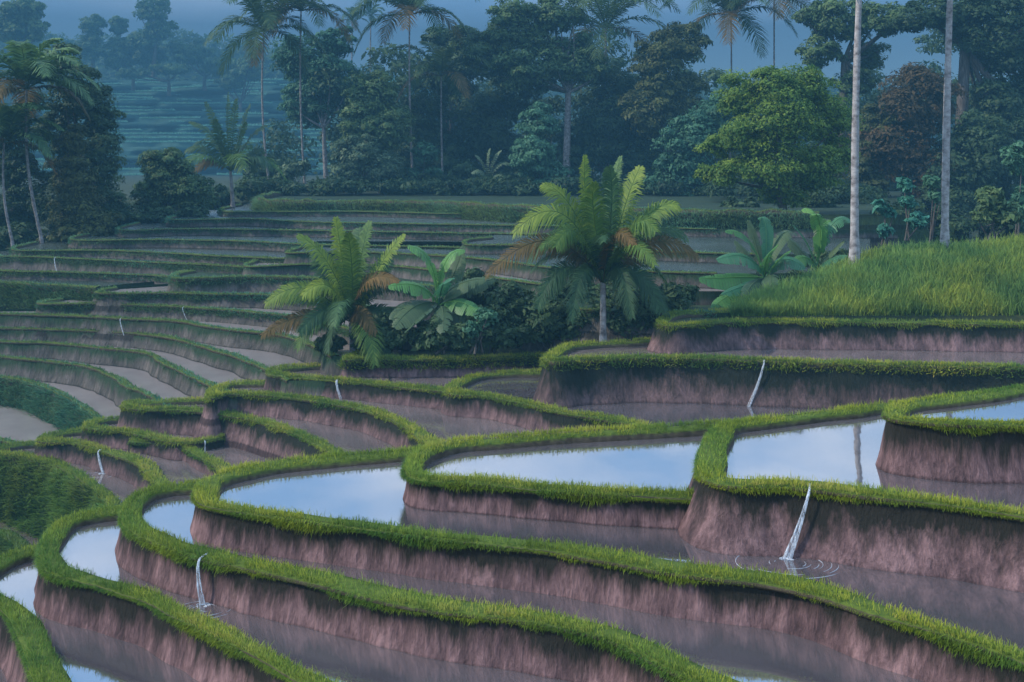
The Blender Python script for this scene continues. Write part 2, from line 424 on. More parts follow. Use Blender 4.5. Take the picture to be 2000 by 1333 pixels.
# ------------------------------------------------------------------ terraces in the middle distance (right of the valley)
MID = dict(step=.3, depth=2.6, bund=.46, bl=.12, bw=.02, dens=560, batter=.22, wlev=.13, mound=.07, lip=.1, rough=.07, earth='earth_mid', water='water_mid', tint=.6)
terrace('Q0', 9.0, [(900, 674), (760, 678), (715, 688), (678, 698), (672, 704), (720, 702), (800, 703), (950, 700), (1070, 696), (1200, 700)],
        [(1300, 680), (1300, 640), (900, 640)], 'grassy terrace carrying the dark bushes and the short palm', low=9.75, **{**MID, 'water': 'soil'})
terrace('Q1', 9.63, [(900, 714), (668, 713), (600, 715), (545, 720), (522, 727), (528, 734), (595, 739), (660, 744), (720, 750), (800, 758), (874, 766), (950, 778)],
        [(1100, 778), (1100, 712)], 'small terrace with a waterfall, right below the dark bushes', low=10.35, **MID)
terrace('R1', 9.5, [(1300, 722), (1065, 727), (960, 730), (915, 738), (887, 750), (872, 762), (880, 770), (947, 774), (1000, 784), (1105, 808), (1192, 822), (1241, 830), (1300, 848)],
        [(1700, 848), (1700, 722)], 'small pond terrace with a curled bright grass nose under the tall dark wall', low=10.35, **{**MID, 'water': 'water'})
terrace('R0', 8.0, [(1400, 660), (1245, 668), (1150, 672), (1105, 677), (1080, 688), (1066, 702), (1080, 708), (1130, 703), (1200, 701), (1300, 700), (1400, 702), (1492, 706), (1600, 709), (1702, 713), (1850, 716), (2000, 719), (2200, 724), (2500, 730)],
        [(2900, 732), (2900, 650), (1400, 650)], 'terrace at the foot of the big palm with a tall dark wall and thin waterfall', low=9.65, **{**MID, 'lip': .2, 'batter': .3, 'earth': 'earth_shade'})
terrace('S0', 7.05, [(1500, 604), (1400, 609), (1320, 615), (1297, 622), (1286, 634), (1310, 638), (1440, 630), (1600, 630), (1800, 632), (2000, 635), (2200, 638), (2500, 642)],
        [(2900, 644), (2900, 598), (1500, 600)], 'terrace with a reddish wall along the foot of the grassy hill', low=8.15, **{**MID, 'water': 'soil', 'batter': .3})
terrace('Q2', 10.2, [(690, 745), (520, 747), (450, 750), (420, 760), (404, 773), (416, 779), (440, 771), (490, 771), (560, 777), (640, 788), (700, 799), (750, 815), (790, 836), (815, 854), (838, 873), (855, 900)],
        [(1200, 900), (1200, 742)], 'curved terrace whose bright rim sweeps down behind the ridge, mid left', low=11.05, **MID)
terrace('Q3', 10.9, [(500, 775), (395, 781), (300, 785), (255, 788), (240, 793), (260, 799), (350, 802), (437, 811), (490, 821), (560, 842), (623, 870), (680, 905)],
        [(1100, 905), (1100, 775)], 'narrow terrace with a dark bank bulging right of its pink wall', low=11.9, **MID)
terrace('Q4', 11.75, [(350, 815), (240, 819), (200, 822), (172, 828), (165, 836), (190, 840), (245, 845), (315, 860), (350, 865), (400, 862), (437, 854), (456, 840), (480, 838)],
        [(800, 838), (800, 812)], 'terrace ending in a curl of teal grass with a tiny waterfall below it', low=12.43, **MID)
terrace('Q4b', 11.98, [(250, 864), (320, 868), (350, 874), (385, 892), (420, 912), (450, 940)],
        [(900, 940), (900, 862), (300, 862)], 'dark sided terrace with a yellow rim slanting down to the ridge', low=12.45, **MID)
terrace('Q5', 12.3, [(350, 838), (165, 841), (110, 847), (82, 854), (73, 861), (90, 864), (140, 865), (206, 883), (259, 903), (280, 918), (305, 945), (325, 975), (350, 1010)],
        [(900, 1010), (900, 838)], 'terrace with a forked waterfall beside the dark grassy mound', low=13.1, **MID)
terrace('Q6', 12.95, [(300, 860), (70, 866), (20, 872), (-40, 880), (-60, 888), (-20, 888), (40, 893), (80, 901), (130, 922), (170, 946), (200, 971), (218, 995), (240, 1035), (270, 1090)],
        [(900, 1090), (900, 860)], 'terrace on top of the dark grassy mound at the left edge', low=15.5, **{**MID, 'earth': 'earth_green', 'batter': .35, 'depth': 3.8, 'lip': .5, 'hang': 2.0, 'tint': .45})
terrace('Q7', 15.3, [(-200, 1020), (-60, 1035), (0, 1047), (25, 1064), (45, 1085), (60, 1110)],
        [(600, 1110), (600, 985), (-200, 985)], 'small dark pond beneath the grassy mound at the left edge', low=16.4, **{**MID, 'earth': 'earth_green', 'grass': 'grass_dark'})

# ------------------------------------------------------------------ terraces across the valley, rising to the forest
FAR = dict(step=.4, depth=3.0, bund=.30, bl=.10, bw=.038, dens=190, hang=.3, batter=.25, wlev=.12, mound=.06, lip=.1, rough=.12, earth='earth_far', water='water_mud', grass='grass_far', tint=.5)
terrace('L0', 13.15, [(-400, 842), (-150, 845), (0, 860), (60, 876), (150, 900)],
        [(600, 900), (600, 775), (-400, 770)], 'muddy pale brown paddy at the left edge below the green bank', low=14.2, **FAR)
terrace('La', 11.9, [(-400, 732), (-150, 733), (0, 737), (60, 747), (110, 766), (150, 790), (186, 815), (205, 840)],
        [(500, 840), (600, 720), (600, 712), (-400, 712)], 'paddy held by a bulging green bank beside the valley', low=13.3, **{**FAR, 'earth': 'earth_green', 'lip': .4, 'hang': 2.0})
terrace('Lb', 11.0, [(-400, 694), (-150, 695), (0, 698), (100, 708), (170, 718), (220, 736), (250, 756), (302, 778), (330, 800)],
        [(600, 800), (700, 700), (700, 680), (-400, 676)], 'muddy paddy with a kinked rim, right above the one with the bulging green bank', low=12.0, **FAR)
terrace('Lc', 10.3, [(-400, 664), (-150, 665), (0, 668), (100, 671), (200, 681), (288, 691), (312, 706), (370, 735), (412, 755), (440, 775)],
        [(700, 775), (720, 672), (720, 655), (-400, 650)], 'paddy with a dark kinked wall, third up from the green bank', low=11.1, **FAR)
terrace('Ld', 9.68, [(-400, 639), (-150, 640), (0, 642), (150, 646), (300, 656), (380, 673), (440, 691), (522, 722), (560, 745)],
        [(760, 745), (760, 650), (760, 632), (-400, 628)], 'paddy whose long rim runs down to the small terrace with a waterfall', low=10.4, **FAR)
terrace('Le', 8.95, [(-400, 611), (-150, 612), (0, 614), (150, 618), (250, 623), (360, 629), (420, 641), (550, 656), (620, 681), (650, 697)],
        [(780, 697), (800, 620), (800, 602), (100, 604), (-400, 608)], 'long paddy below the two thin waterfalls, running under the short palm', low=9.8, **FAR)
terrace('Lf', 8.4, [(120, 584), (90, 588), (76, 592), (85, 594), (170, 594), (320, 599), (440, 606), (560, 617), (640, 632), (720, 655)],
        [(900, 655), (900, 572), (200, 576)], 'paddy with a rounded left end and a thin waterfall under the short palm', low=9.08, **FAR)
terrace('Lg', 7.8, [(225, 562), (198, 566), (186, 571), (197, 573), (320, 573), (440, 575), (520, 577), (620, 585), (720, 600)],
        [(950, 600), (950, 548), (330, 555)], 'narrow paddy with a blunt end, right below the broad grass topped one', low=8.5, **FAR)
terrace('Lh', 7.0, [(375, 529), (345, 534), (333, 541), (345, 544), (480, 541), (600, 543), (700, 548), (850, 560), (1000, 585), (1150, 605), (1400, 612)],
        [(1500, 612), (1500, 528), (390, 520)], 'broad paddy with a grass topped wall left of the short palm', low=7.95, **{**FAR, 'lip': .2, 'water': 'field', 'hang': 2.0})
terrace('Li', 7.75, [(-400, 548), (-150, 549), (0, 552), (100, 557), (190, 562)],
        [(230, 557), (330, 548), (330, 540), (-400, 536)], 'green banked paddy at the left edge, left of the blunt ended terraces', low=9.1, **{**FAR, 'earth': 'earth_green', 'lip': .6, 'hang': 2.5, 'water': 'water_dark'})
terrace('Lj', 7.4, [(-400, 526), (-150, 527), (0, 530), (150, 533), (300, 539), (345, 543)],
        [(520, 545), (520, 517), (-400, 513)], 'dark paddy step with a pale rim above the green bank', low=7.9, **{**FAR, 'bund': .22, 'bl': .09, 'hang': .2, 'lip': .05, 'water': 'water_dark'})
terrace('Lk', 6.7, [(-400, 497), (-150, 498), (0, 501), (110, 504), (250, 511), (400, 518), (480, 523)],
        [(700, 524), (700, 492), (-400, 485)], 'long dark paddy with a small waterfall at far left', low=7.55, **{**FAR, 'bund': .22, 'bl': .09, 'hang': .2, 'lip': .05, 'water': 'water_dark'})
terrace('Ll', 6.35, [(70, 474), (35, 481), (23, 488), (40, 490), (210, 490), (413, 500), (560, 506), (900, 510)],
        [(1000, 510), (1000, 474), (90, 464)], 'paddy step whose left end lies at the foot of two palm trunks', low=6.85, **{**FAR, 'bund': .22, 'bl': .09, 'hang': .2, 'lip': .05, 'water': 'water_dark'})
terrace('Lx1', 6.5, [(520, 503), (492, 511), (477, 520), (490, 522), (600, 517), (750, 520), (900, 535), (1100, 560), (1300, 570)],
        [(1500, 570), (1500, 498), (540, 495)], 'pinkish paddy wall showing left of the short palm, the lower of two', low=7.15, **{**FAR, 'bund': .22, 'bl': .09, 'hang': .2, 'lip': .05})
terrace('Lx2', 5.9, [(600, 480), (572, 487), (558, 494), (572, 495), (700, 493), (800, 497), (950, 507), (1100, 525), (1400, 535)],
        [(1600, 535), (1600, 475), (620, 472)], 'pinkish paddy wall showing left of the short palm, the upper of two', low=6.6, **{**FAR, 'bund': .22, 'bl': .09, 'hang': .2, 'lip': .05, 'water': 'water_dark'})
terrace('Lx3', 5.5, [(960, 464), (915, 469), (905, 476), (915, 479), (1100, 480), (1300, 492), (1500, 498)],
        [(1700, 498), (1700, 450), (960, 450)], 'grey pink terrace end behind the banana leaves', low=6.0, **{**FAR, 'bund': .22, 'bl': .09, 'hang': .2, 'lip': .05, 'water': 'water_dark'})
terrace('Lm', 5.9, [(185, 455), (150, 462), (137, 468), (155, 470), (330, 469), (500, 473), (600, 478), (900, 484)],
        [(1100, 484), (1100, 450), (200, 446)], 'paddy step with a blunt end right of the two palm trunks', low=6.42, **{**FAR, 'bund': .22, 'bl': .09, 'hang': .2, 'lip': .05, 'water': 'water_dark'})
terrace('Ln', 5.54, [(270, 436), (240, 443), (230, 449), (250, 451), (350, 448), (540, 450), (900, 456), (1200, 460)],
        [(1700, 460), (1700, 432), (290, 428)], 'paddy step third below the grass bank, its blunt end near the round bush', low=6.0, **{**FAR, 'bund': .22, 'bl': .09, 'hang': .2, 'lip': .05, 'water': 'water_dark'})
terrace('Lo', 5.08, [(370, 415), (340, 422), (329, 428), (350, 430), (480, 428), (600, 434), (1000, 441), (1400, 448)],
        [(1750, 450), (1750, 415), (390, 408)], 'paddy step second below the grass bank, with a grey pink wall', low=5.6, **{**FAR, 'bund': .22, 'bl': .09, 'hang': .2, 'lip': .05, 'water': 'water_dark'})
terrace('Lp', 4.8, [(470, 400), (440, 406), (430, 411), (450, 414), (700, 414), (870, 418), (1000, 420), (1300, 430)],
        [(1750, 432), (1750, 398), (490, 393)], 'thin paddy step just below the long grass bank', low=5.2, **{**FAR, 'bund': .22, 'bl': .09, 'hang': .2, 'lip': .05, 'water': 'water_dark'})
terrace('Lq', 4.16, [(550, 380), (515, 386), (504, 392), (530, 396), (800, 398), (1000, 407), (1300, 416), (1600, 420)],
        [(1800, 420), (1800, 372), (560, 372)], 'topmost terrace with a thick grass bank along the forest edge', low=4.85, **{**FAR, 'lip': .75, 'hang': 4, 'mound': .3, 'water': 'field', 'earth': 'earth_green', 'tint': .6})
# ------------------------------------------------------------------ foliage materials
def fm(name, lo, mid, hi, **k):
    return foliage_mat(name, [(0, lo), (.5, mid), (1, hi)], **k)
M['leaf_dark'] = fm('dark_leaves', (.017, .040, .017), (.045, .088, .032), (.115, .165, .055))
M['leaf_mid'] = fm('mid_green_leaves', (.03, .062, .022), (.085, .145, .045), (.19, .26, .08))
M['leaf_teal'] = fm('teal_leaves', (.02, .065, .035), (.06, .16, .08), (.14, .29, .15))
M['leaf_aqua'] = fm('aqua_leaves', (.02, .09, .06), (.05, .20, .13), (.12, .36, .24))
M['leaf_bright'] = fm('bright_leaves', (.025, .07, .014), (.09, .18, .026), (.30, .40, .05), trans=.4)
M['leaf_olive'] = fm('olive_leaves', (.03, .04, .012), (.075, .09, .024), (.17, .18, .045))
M['leaf_rust'] = fm('rusty_leaves', (.035, .030, .014), (.085, .06, .022), (.19, .10, .03))
M['leaf_pale'] = fm('pale_leaves', (.04, .07, .035), (.10, .155, .075), (.23, .29, .15))
M['frond_green'] = fm('palm_frond_green', (.03, .075, .016), (.11, .20, .03), (.34, .40, .05), trans=.4, spec=.4)
M['frond_teal'] = fm('palm_frond_teal', (.018, .052, .02), (.055, .125, .042), (.17, .27, .07), trans=.35, spec=.4)
M['frond_dry'] = fm('palm_frond_dry', (.05, .05, .016), (.14, .10, .03), (.30, .16, .045), trans=.35)
M['frond_far'] = fm('far_palm_frond', (.022, .05, .022), (.055, .105, .036), (.14, .19, .06), trans=.35)
M['banana'] = fm('banana_leaf', (.025, .09, .028), (.08, .23, .055), (.22, .42, .09), trans=.4, rough=.45, spec=.4)
M['banana_teal'] = fm('banana_leaf_teal', (.02, .08, .035), (.055, .19, .085), (.14, .32, .14), trans=.4, rough=.45, spec=.4)
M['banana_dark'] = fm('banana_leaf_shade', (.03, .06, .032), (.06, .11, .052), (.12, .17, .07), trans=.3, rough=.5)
M['bark_pale'] = simple_mat('pale_bark', [(.3, (.12, .10, .095)), (.48, (.33, .29, .275)), (.7, (.52, .48, .46))], 1.2, (2.5, 2.5, 3.5), .8, .5)
M['bark'] = simple_mat('brown_bark', [(.3, (.05, .042, .036)), (.55, (.12, .10, .085)), (.75, (.22, .19, .16))], 2, (3, 3, .6), .85, .6)
M['bark_far'] = simple_mat('far_bark', [(.35, (.13, .11, .10)), (.65, (.34, .30, .28))], 2, (2, 2, 2), .8, .2)


def tube(acc, P, R, seg=8, tint=.5, ring=0.0):
    P = np.asarray(P, float); n = len(P)
    T = np.gradient(P, axis=0); T /= np.linalg.norm(T, axis=1, keepdims=True) + 1e-9
    ref = np.array([0.0, 1, 0]) if abs(T[0][1]) < .9 else np.array([1.0, 0, 0])
    A = np.cross(T, ref); A /= np.linalg.norm(A, axis=1, keepdims=True) + 1e-9
    B = np.cross(T, A)
    ang = np.linspace(0, 2 * np.pi, seg, endpoint=False)
    R = np.broadcast_to(np.asarray(R, float), (n,))
    V = P[:, None] + (A[:, None] * np.cos(ang)[None, :, None] + B[:, None] * np.sin(ang)[None, :, None]) * R[:, None, None]
    k = np.arange(n - 1)[:, None] * seg; i = np.arange(seg)[None]; j = (i + 1) % seg
    Q = np.stack([k + i, k + j, k + seg + j, k + seg + i], -1).reshape(-1, 4)
    acc.add(V.reshape(-1, 3), Q, None, tint)


def bez(a, b, c, n):
    t = np.linspace(0, 1, n)[:, None]
    return (1 - t) ** 2 * a + 2 * t * (1 - t) * b + t * t * c


def frond_geo(a, b, c, width, n=46, tint=.5, droop=.6, lw=.045, start=.1, tipglow=.3, roll=0.0):
    """one feather-shaped palm frond along the curve a-b-c"""
    acc = Acc()
    a, b, c = (np.asarray(v, float) for v in (a, b, c))
    P = bez(a, b, c, n + 1)
    Ln = np.linalg.norm(np.diff(P, axis=0), axis=1).sum(); tq = np.linspace(0, 1, n + 1)
    flat_ = np.linalg.norm((c - a)[:2]) / (np.linalg.norm(c - a) + 1e-6)
    P[:, 2] += Ln * (.10 * np.sin(np.pi * tq) * flat_ - .16 * np.clip(tq - .45, 0, 1) ** 2 * (.5 + .9 * flat_))
    T = np.gradient(P, axis=0); T /= np.linalg.norm(T, axis=1, keepdims=True)
    S = np.cross(T, np.array([0, 0, 1.0])); ln = np.linalg.norm(S, axis=1, keepdims=True)
    if ln.min() < .25:                       # nearly upright: keep one steady side vector
        h = (c - a) * np.array([1, 1, 0]); h = h / (np.linalg.norm(h) + 1e-6)
        s0 = np.array([h[1], -h[0], 0]); S = np.broadcast_to(s0, S.shape) - T * (T @ s0)[:, None]
        ln = np.linalg.norm(S, axis=1, keepdims=True)
    S = S / ln
    U = np.cross(S, T)
    if roll:                                 # twist the blade so its upper face looks to the open side
        m_ = len(T) // 2; best = max((1, -1), key=lambda g: float((U[m_] * math.cos(roll) - S[m_] * math.sin(roll) * g) @ np.array([-.45, -.6, .5])))
        S = S * math.cos(roll) + U * math.sin(roll) * best; U = np.cross(S, T)
    tube(acc, P, np.linspace(.035, .008, n + 1) * Ln / 4.5, 4, .35)
    t = np.linspace(0, 1, n + 1)
    k = np.where(t > start)[0]
    prof = np.clip(np.sin(np.pi * np.clip((t - start) / (1 - start) * .86 + .10, 0, 1)), .05, 1) ** .65
    for sg in (-1, 1):
        ll = (width * prof[k] * rng.uniform(.82, 1.12, len(k)))[:, None]
        fw = (.35 + .75 * t[k] ** 1.3)[:, None]
        d = S[k] * sg * .9 + T[k] * fw + U[k] * .22 + rng.normal(0, .09, (len(k), 3))
        d /= np.linalg.norm(d, axis=1, keepdims=True)
        dn = np.array([0, 0, -1.0])
        p0 = P[k]; p1 = p0 + d * ll * .5 + dn * ll * droop * .12; p2 = p0 + d * ll * .95 + dn * ll * droop * (.55 + .3 * rng.uniform(0, 1, (len(k), 1)))
        wv = T[k] * lw
        V = np.stack([p0 - wv * .6, p0 + wv * .6, p1 + wv, p1 - wv, p2 + wv * .15, p2 - wv * .15], 1).reshape(-1, 3)
        q = np.arange(len(k))[:, None] * 6
        Q = np.concatenate([q + np.array([0, 1, 2, 3]), q + np.array([3, 2, 4, 5])])
        tt = np.repeat(np.clip(tint + tipglow * (t[k] - .5) + rng.normal(0, .10, len(k)), 0, 1), 6)
        acc.add(V, Q, None, tt)
    return acc


def banana_geo(a, b, c, width, tint=.55, n=26, roll=0.0):
    """paddle leaf folded along its midrib, its margin torn here and there"""
    acc = Acc(); a, b, c = (np.asarray(v, float) for v in (a, b, c))
    P = bez(a, b, c, n + 1)
    T = np.gradient(P, axis=0); T /= np.linalg.norm(T, axis=1, keepdims=True)
    S = np.cross(T, np.array([0, 0, 1.0])); ln = np.linalg.norm(S, axis=1, keepdims=True)
    if ln.min() < .25:
        h = (c - a) * np.array([1, 1, 0]); h = h / (np.linalg.norm(h) + 1e-6)
        s0 = np.array([h[1], -h[0], 0]); S = np.broadcast_to(s0, S.shape) - T * (T @ s0)[:, None]; ln = np.linalg.norm(S, axis=1, keepdims=True)
    S = S / ln; U = np.cross(S, T)
    if roll:
        m_ = len(T) // 2; best = max((1, -1), key=lambda g: float((U[m_] * math.cos(roll) - S[m_] * math.sin(roll) * g) @ np.array([-.45, -.6, .5])))
        S = S * math.cos(roll) + U * math.sin(roll) * best; U = np.cross(S, T)
    t = np.linspace(0, 1, n + 1)
    tube(acc, P, np.linspace(.05, .012, n + 1), 5, .75)
    w = width * np.clip(np.sin(np.pi * np.clip((t - .13) / .87 * .93 + .05, 0, 1)), 0, 1) ** .55 * (t > .12)
    for sg in (-1, 1):
        torn = 0
        for k in range(n):
            if t[k] < .13: continue
            if random.random() < .24: torn = random.uniform(.15, .6)
            else: torn *= .5
            wa, wb = w[k] * (1 - torn * .5), w[k + 1] * (1 - torn)
            fold = .30; dn = np.array([0, 0, -1.0])
            def edge(i, ww, f): return P[i] + S[i] * sg * ww * f + U[i] * ww * fold * f * .6 + dn * ww * .55 * f * f
            gap = T[k] * (0.01 + .05 * torn)
            r0 = [P[k], edge(k, wa, .55) + gap, edge(k, wa, 1) + gap]
            r1 = [P[k + 1], edge(k + 1, wb, .55), edge(k + 1, wb, 1)]
            V = np.array([r0[0], r0[1], r0[2], r1[0], r1[1], r1[2]])
            acc.add(V, np.array([[0, 1, 4, 3], [1, 2, 5, 4]]), None, np.clip(tint + .18 * (t[k] - .5) + random.gauss(0, .05), 0, 1))
    return acc


def ptd(p, d):   # pixel + depth
    return atd(p[0], p[1], d)


# ------------------------------------------------------------------ palms
def palm_px(label, base, crown, d, fronds, trunk_r, mat_bark, name='palm_tree', group=None, lw=.045, n=110, cat='palm tree', bend=0.0, extra=0, rad=180):
    """a palm whose fronds are drawn one by one: (ctrl, tip, depth offset, width px, material, tint)"""
    pb = ptd(base, d); pc = ptd(crown, d)
    root = empty(name, pb, label, cat, group)
    acc = Acc(); m = 14
    t = np.linspace(0, 1, m)[:, None]
    P = pb * (1 - t) + pc * t; P[:, 0] += bend * np.sin(np.pi * t[:, 0])
    P[0, 2] -= .3
    rr = np.interp(t[:, 0], [0, .1, 1], [1.35, 1, .75]) * trunk_r * (1 + .08 * rng.uniform(-1, 1, m))
    tube(acc, P, rr, 9)
    acc.build('trunk', M[mat_bark], root, True)
    sc = d / F
    for (cx, cy, tx, ty, dd, wpx, mt, ti) in fronds:
        b = ptd((cx, cy), d + dd * .5); c = ptd((tx, ty), d + dd)
        side = abs(tx - crown[0]) / (abs(tx - crown[0]) + abs(ty - crown[1]) + 1)
        frond_geo(pc + rng.normal(0, .05, 3), b, c, wpx * sc, n, ti, lw=lw, roll=(.3 + .8 * side) * rng.uniform(.8, 1.1)).build('frond', M[mt], root)
    for k in range(extra):
        az = k * 2.39996 + .4; el = math.radians(rng.uniform(-5, 62)); ln = rad * sc * rng.uniform(.75, 1.0)
        h = np.array([math.cos(az), math.sin(az), 0])
        b = pc + (h * math.cos(el) + np.array([0, 0, math.sin(el)])) * ln * .6 + np.array([0, 0, .1 * ln])
        c = b + (h * math.cos(el - 1.0) + np.array([0, 0, math.sin(el - 1.0)])) * ln * .5
        frond_geo(pc, b, c, 36 * sc, n, rng.uniform(.2, .5), lw=lw, roll=.25).build('frond', M[('frond_green', 'frond_teal')[k % 2]], root)
    return root


def palm_free(label, base, crown, d, rad, seed, nf=18, group='slender coconut palms along the forest edge', mat='frond_far', tr=.135, bend=0.0, bark='bark_far', lw=.09, n=46, low=-.35, name='coconut_palm'):
    r_ = np.random.default_rng(seed)
    pb = ptd(base, d); pc = ptd(crown, d); R = rad * d / F
    root = empty(name, pb, label, 'palm tree', group)
    acc = Acc(); m = 16; t = np.linspace(0, 1, m)[:, None]
    P = pb * (1 - t) + pc * t; P[:, 0] += bend * np.sin(np.pi * t[:, 0]); P[0, 2] -= .5
    rr = np.interp(t[:, 0], [0, .06, 1], [1.5, 1, .62]) * tr
    tube(acc, P, rr * (1 + .06 * r_.uniform(-1, 1, m)), 8)
    acc.build('trunk', M[bark], root, True)
    for k in range(nf):
        az = k * 2.39996 + r_.uniform(-.25, .25)
        f = (k + .5) / nf
        el = math.radians(np.interp(f, [0, .35, 1], [78, 38, -18]) + r_.uniform(-8, 8))
        ln = R * np.interp(f, [0, .3, 1], [.75, 1.05, .98]) * r_.uniform(.9, 1.08)
        h = np.array([math.cos(az), math.sin(az), 0])
        b = pc + (h * math.cos(el) + np.array([0, 0, math.sin(el)])) * ln * .58 + np.array([0, 0, .10 * ln])
        c = b + (h * math.cos(el - .75) + np.array([0, 0, math.sin(el - .75)])) * ln * .5
        old = f > .8
        frond_geo(pc, b, c, R * .29, n, .45 + .25 * (1 - f) + r_.uniform(-.12, .12), .5, lw).build('frond', M['frond_dry' if old and r_.random() < .7 else mat], root)
    return root


# the young palm standing alone on the terrace at the centre
BP = (1178, 552)
G, T_, D = 'frond_green', 'frond_teal', 'frond_dry'
palm_px('big palm with a full crown and two orange fronds, alone at the terrace edge', (1178, 668), BP, 44.0, [
    (1110, 385, 1004, 440, -.5, 46, G, .72), (1085, 455, 950, 520, -1.0, 40, D, .55), (1120, 400, 1062, 350, .6, 40, G, .72),
    (1135, 420, 1142, 298, .4, 36, G, .62), (1190, 400, 1212, 298, 1.4, 34, T_, .6), (1222, 400, 1250, 318, .6, 42, G, .66), (1205, 380, 1190, 320, -.6, 36, T_, .45),
    (1262, 420, 1322, 388, -.2, 44, G, .55), (1275, 470, 1362, 488, .4, 36, D, .5), (1188, 440, 1240, 468, -2.2, 36, D, .62), (1150, 430, 1160, 350, -1.2, 40, G, .45),
    (1090, 440, 1030, 500, 1.0, 40, T_, .4), (1270, 450, 1340, 450, 1.2, 40, T_, .42), (1090, 510, 1050, 590, -1.2, 40, T_, .30), (1255, 520, 1290, 600, -1.0, 40, T_, .28),
    (1210, 500, 1235, 610, -2.0, 36, T_, .22), (1140, 500, 1115, 615, -1.8, 36, T_, .22), (1120, 430, 1085, 470, -2.0, 40, G, .42), (1240, 420, 1280, 440, -2.2, 40, G, .42)],
    .15, 'bark_pale', lw=.031, extra=9, rad=200)
# the short palm on the left of the bananas
palm_px('short palm with bright upright fronds and drooping orange ones, left of the bananas', (692, 690), (688, 630), 47.0, [
    (650, 520, 584, 450, -.6, 36, G, .75), (668, 520, 656, 420, .4, 34, G, .8), (700, 520, 722, 428, .4, 36, T_, .72), (735, 540, 788, 450, -.2, 36, G, .66),
    (650, 545, 592, 568, -1.4, 36, G, .85), (600, 560, 520, 580, -.6, 36, G, .62), (605, 630, 512, 642, -.8, 30, D, .55), (700, 540, 778, 540, -1.2, 34, D, .62),
    (690, 605, 735, 640, -2.2, 30, D, .5), (640, 540, 620, 480, 1.2, 36, T_, .5), (705, 500, 700, 440, 1.6, 36, T_, .45), (640, 600, 585, 640, -1.6, 34, T_, .35), (740, 600, 790, 640, -.8, 36, T_, .25), (690, 520, 680, 450, -1.2, 34, G, .5),
    (720, 560, 760, 500, 1.4, 36, T_, .35), (650, 620, 640, 680, -2, 30, T_, .22), (720, 640, 760, 690, -1.6, 30, T_, .2)],
    .2, 'bark_pale', lw=.032, extra=8, rad=155)
# young palm by the forest, left
palm_px('stubby young palm with a dense fan crown in front of the blue hillside', (455, 398), (450, 335), 92.0, [
    (440, 250, 445, 178, 0, 20, 'frond_far', .5), (425, 260, 402, 195, .5, 18, 'frond_far', .6), (470, 260, 488, 200, .5, 18, 'frond_far', .45), (420, 270, 372, 232, -.5, 18, 'frond_far', .85),
    (490, 270, 520, 240, -.3, 18, 'frond_far', .4), (400, 290, 362, 290, -.5, 18, 'frond_far', .6), (500, 300, 515, 290, .5, 18, 'frond_far', .3), (405, 310, 375, 335, -.8, 18, 'frond_dry', .5),
    (490, 310, 500, 330, -1, 18, 'frond_far', .3), (455, 250, 462, 190, -1, 18, 'frond_far', .4), (430, 280, 420, 230, -1.5, 18, 'frond_far', .4), (475, 280, 480, 235, -1.5, 18, 'frond_far', .35)],
    .17, 'bark_far', extra=6, rad=115, group='slender coconut palms along the forest edge', name='coconut_palm', n=34, lw=.07)

PF = palm_free
PF('tall coconut palm with a curved trunk, left one of a pair over the grass bank', (529, 386), (515, 62), 112, 130, 11, bend=-.5)
PF('tall coconut palm whose crown overlaps the curved one beside it', (597, 386), (588, 22), 116, 128, 12, bend=-.3)
PF('tall palm with a pale straight trunk in the centre of the forest edge', (808, 386), (800, 30), 114, 130, 13, bend=-.2)
PF('smaller palm with spread yellowish crown right of the pale straight trunk', (866, 386), (862, 150), 118, 100, 14, nf=13, bend=-.1, tr=.13)
PF('tall palm rising behind the big central palm, crown against the sky', (1185, 390), (1183, 55), 122, 150, 15, nf=17, tr=.2)
PF('palm with orange drooping fronds above the bright green tree, the left of two', (1421, 400), (1428, 30), 124, 128, 16, bend=.2)
PF('palm with orange drooping fronds above the bright green tree, the right of two', (1512, 400), (1512, 0), 124, 135, 17)
PF('palm with teal tipped fronds and a slim trunk beside the dark column trees', (85, 482), (52, 175), 74, 140, 18, tr=.13, bend=-.5, mat='frond_teal', group='palms of the dark grove at far left')
PF('palm cut by the left edge, its trunk bare above the top terraces', (27, 484), (8, 280), 73, 115, 19, tr=.11, bend=-.35, mat='frond_teal', group='palms of the dark grove at far left')
# two tall pale trunks on the grassy hill (crowns above the picture)
PF('tall pale ringed palm trunk at the crest of the grassy hill, the left of two', (1669, 502), (1686, -190), 49.5, 190, 21, tr=.205, bark='bark_pale', bend=-.12, group='tall pale palms on the grassy hill', n=40, low=-.2)
PF('tall pale ringed palm trunk at the crest of the grassy hill, the right of two', (1845, 486), (1862, -200), 50.5, 190, 22, tr=.205, bark='bark_pale', bend=-.06, group='tall pale palms on the grassy hill', n=40, low=-.2)
# hazy far palms
PF('faint blue palm top far behind the two tall coconut palms, the left one', (685, 330), (688, 40), 240, 40, 23, nf=11, group='hazy palms far behind the forest', n=20, lw=.16, tr=.25)
PF('faint blue palm top far behind the two tall coconut palms, the right one', (722, 330), (724, 32), 245, 36, 24, nf=11, group='hazy palms far behind the forest', n=20, lw=.16, tr=.25)

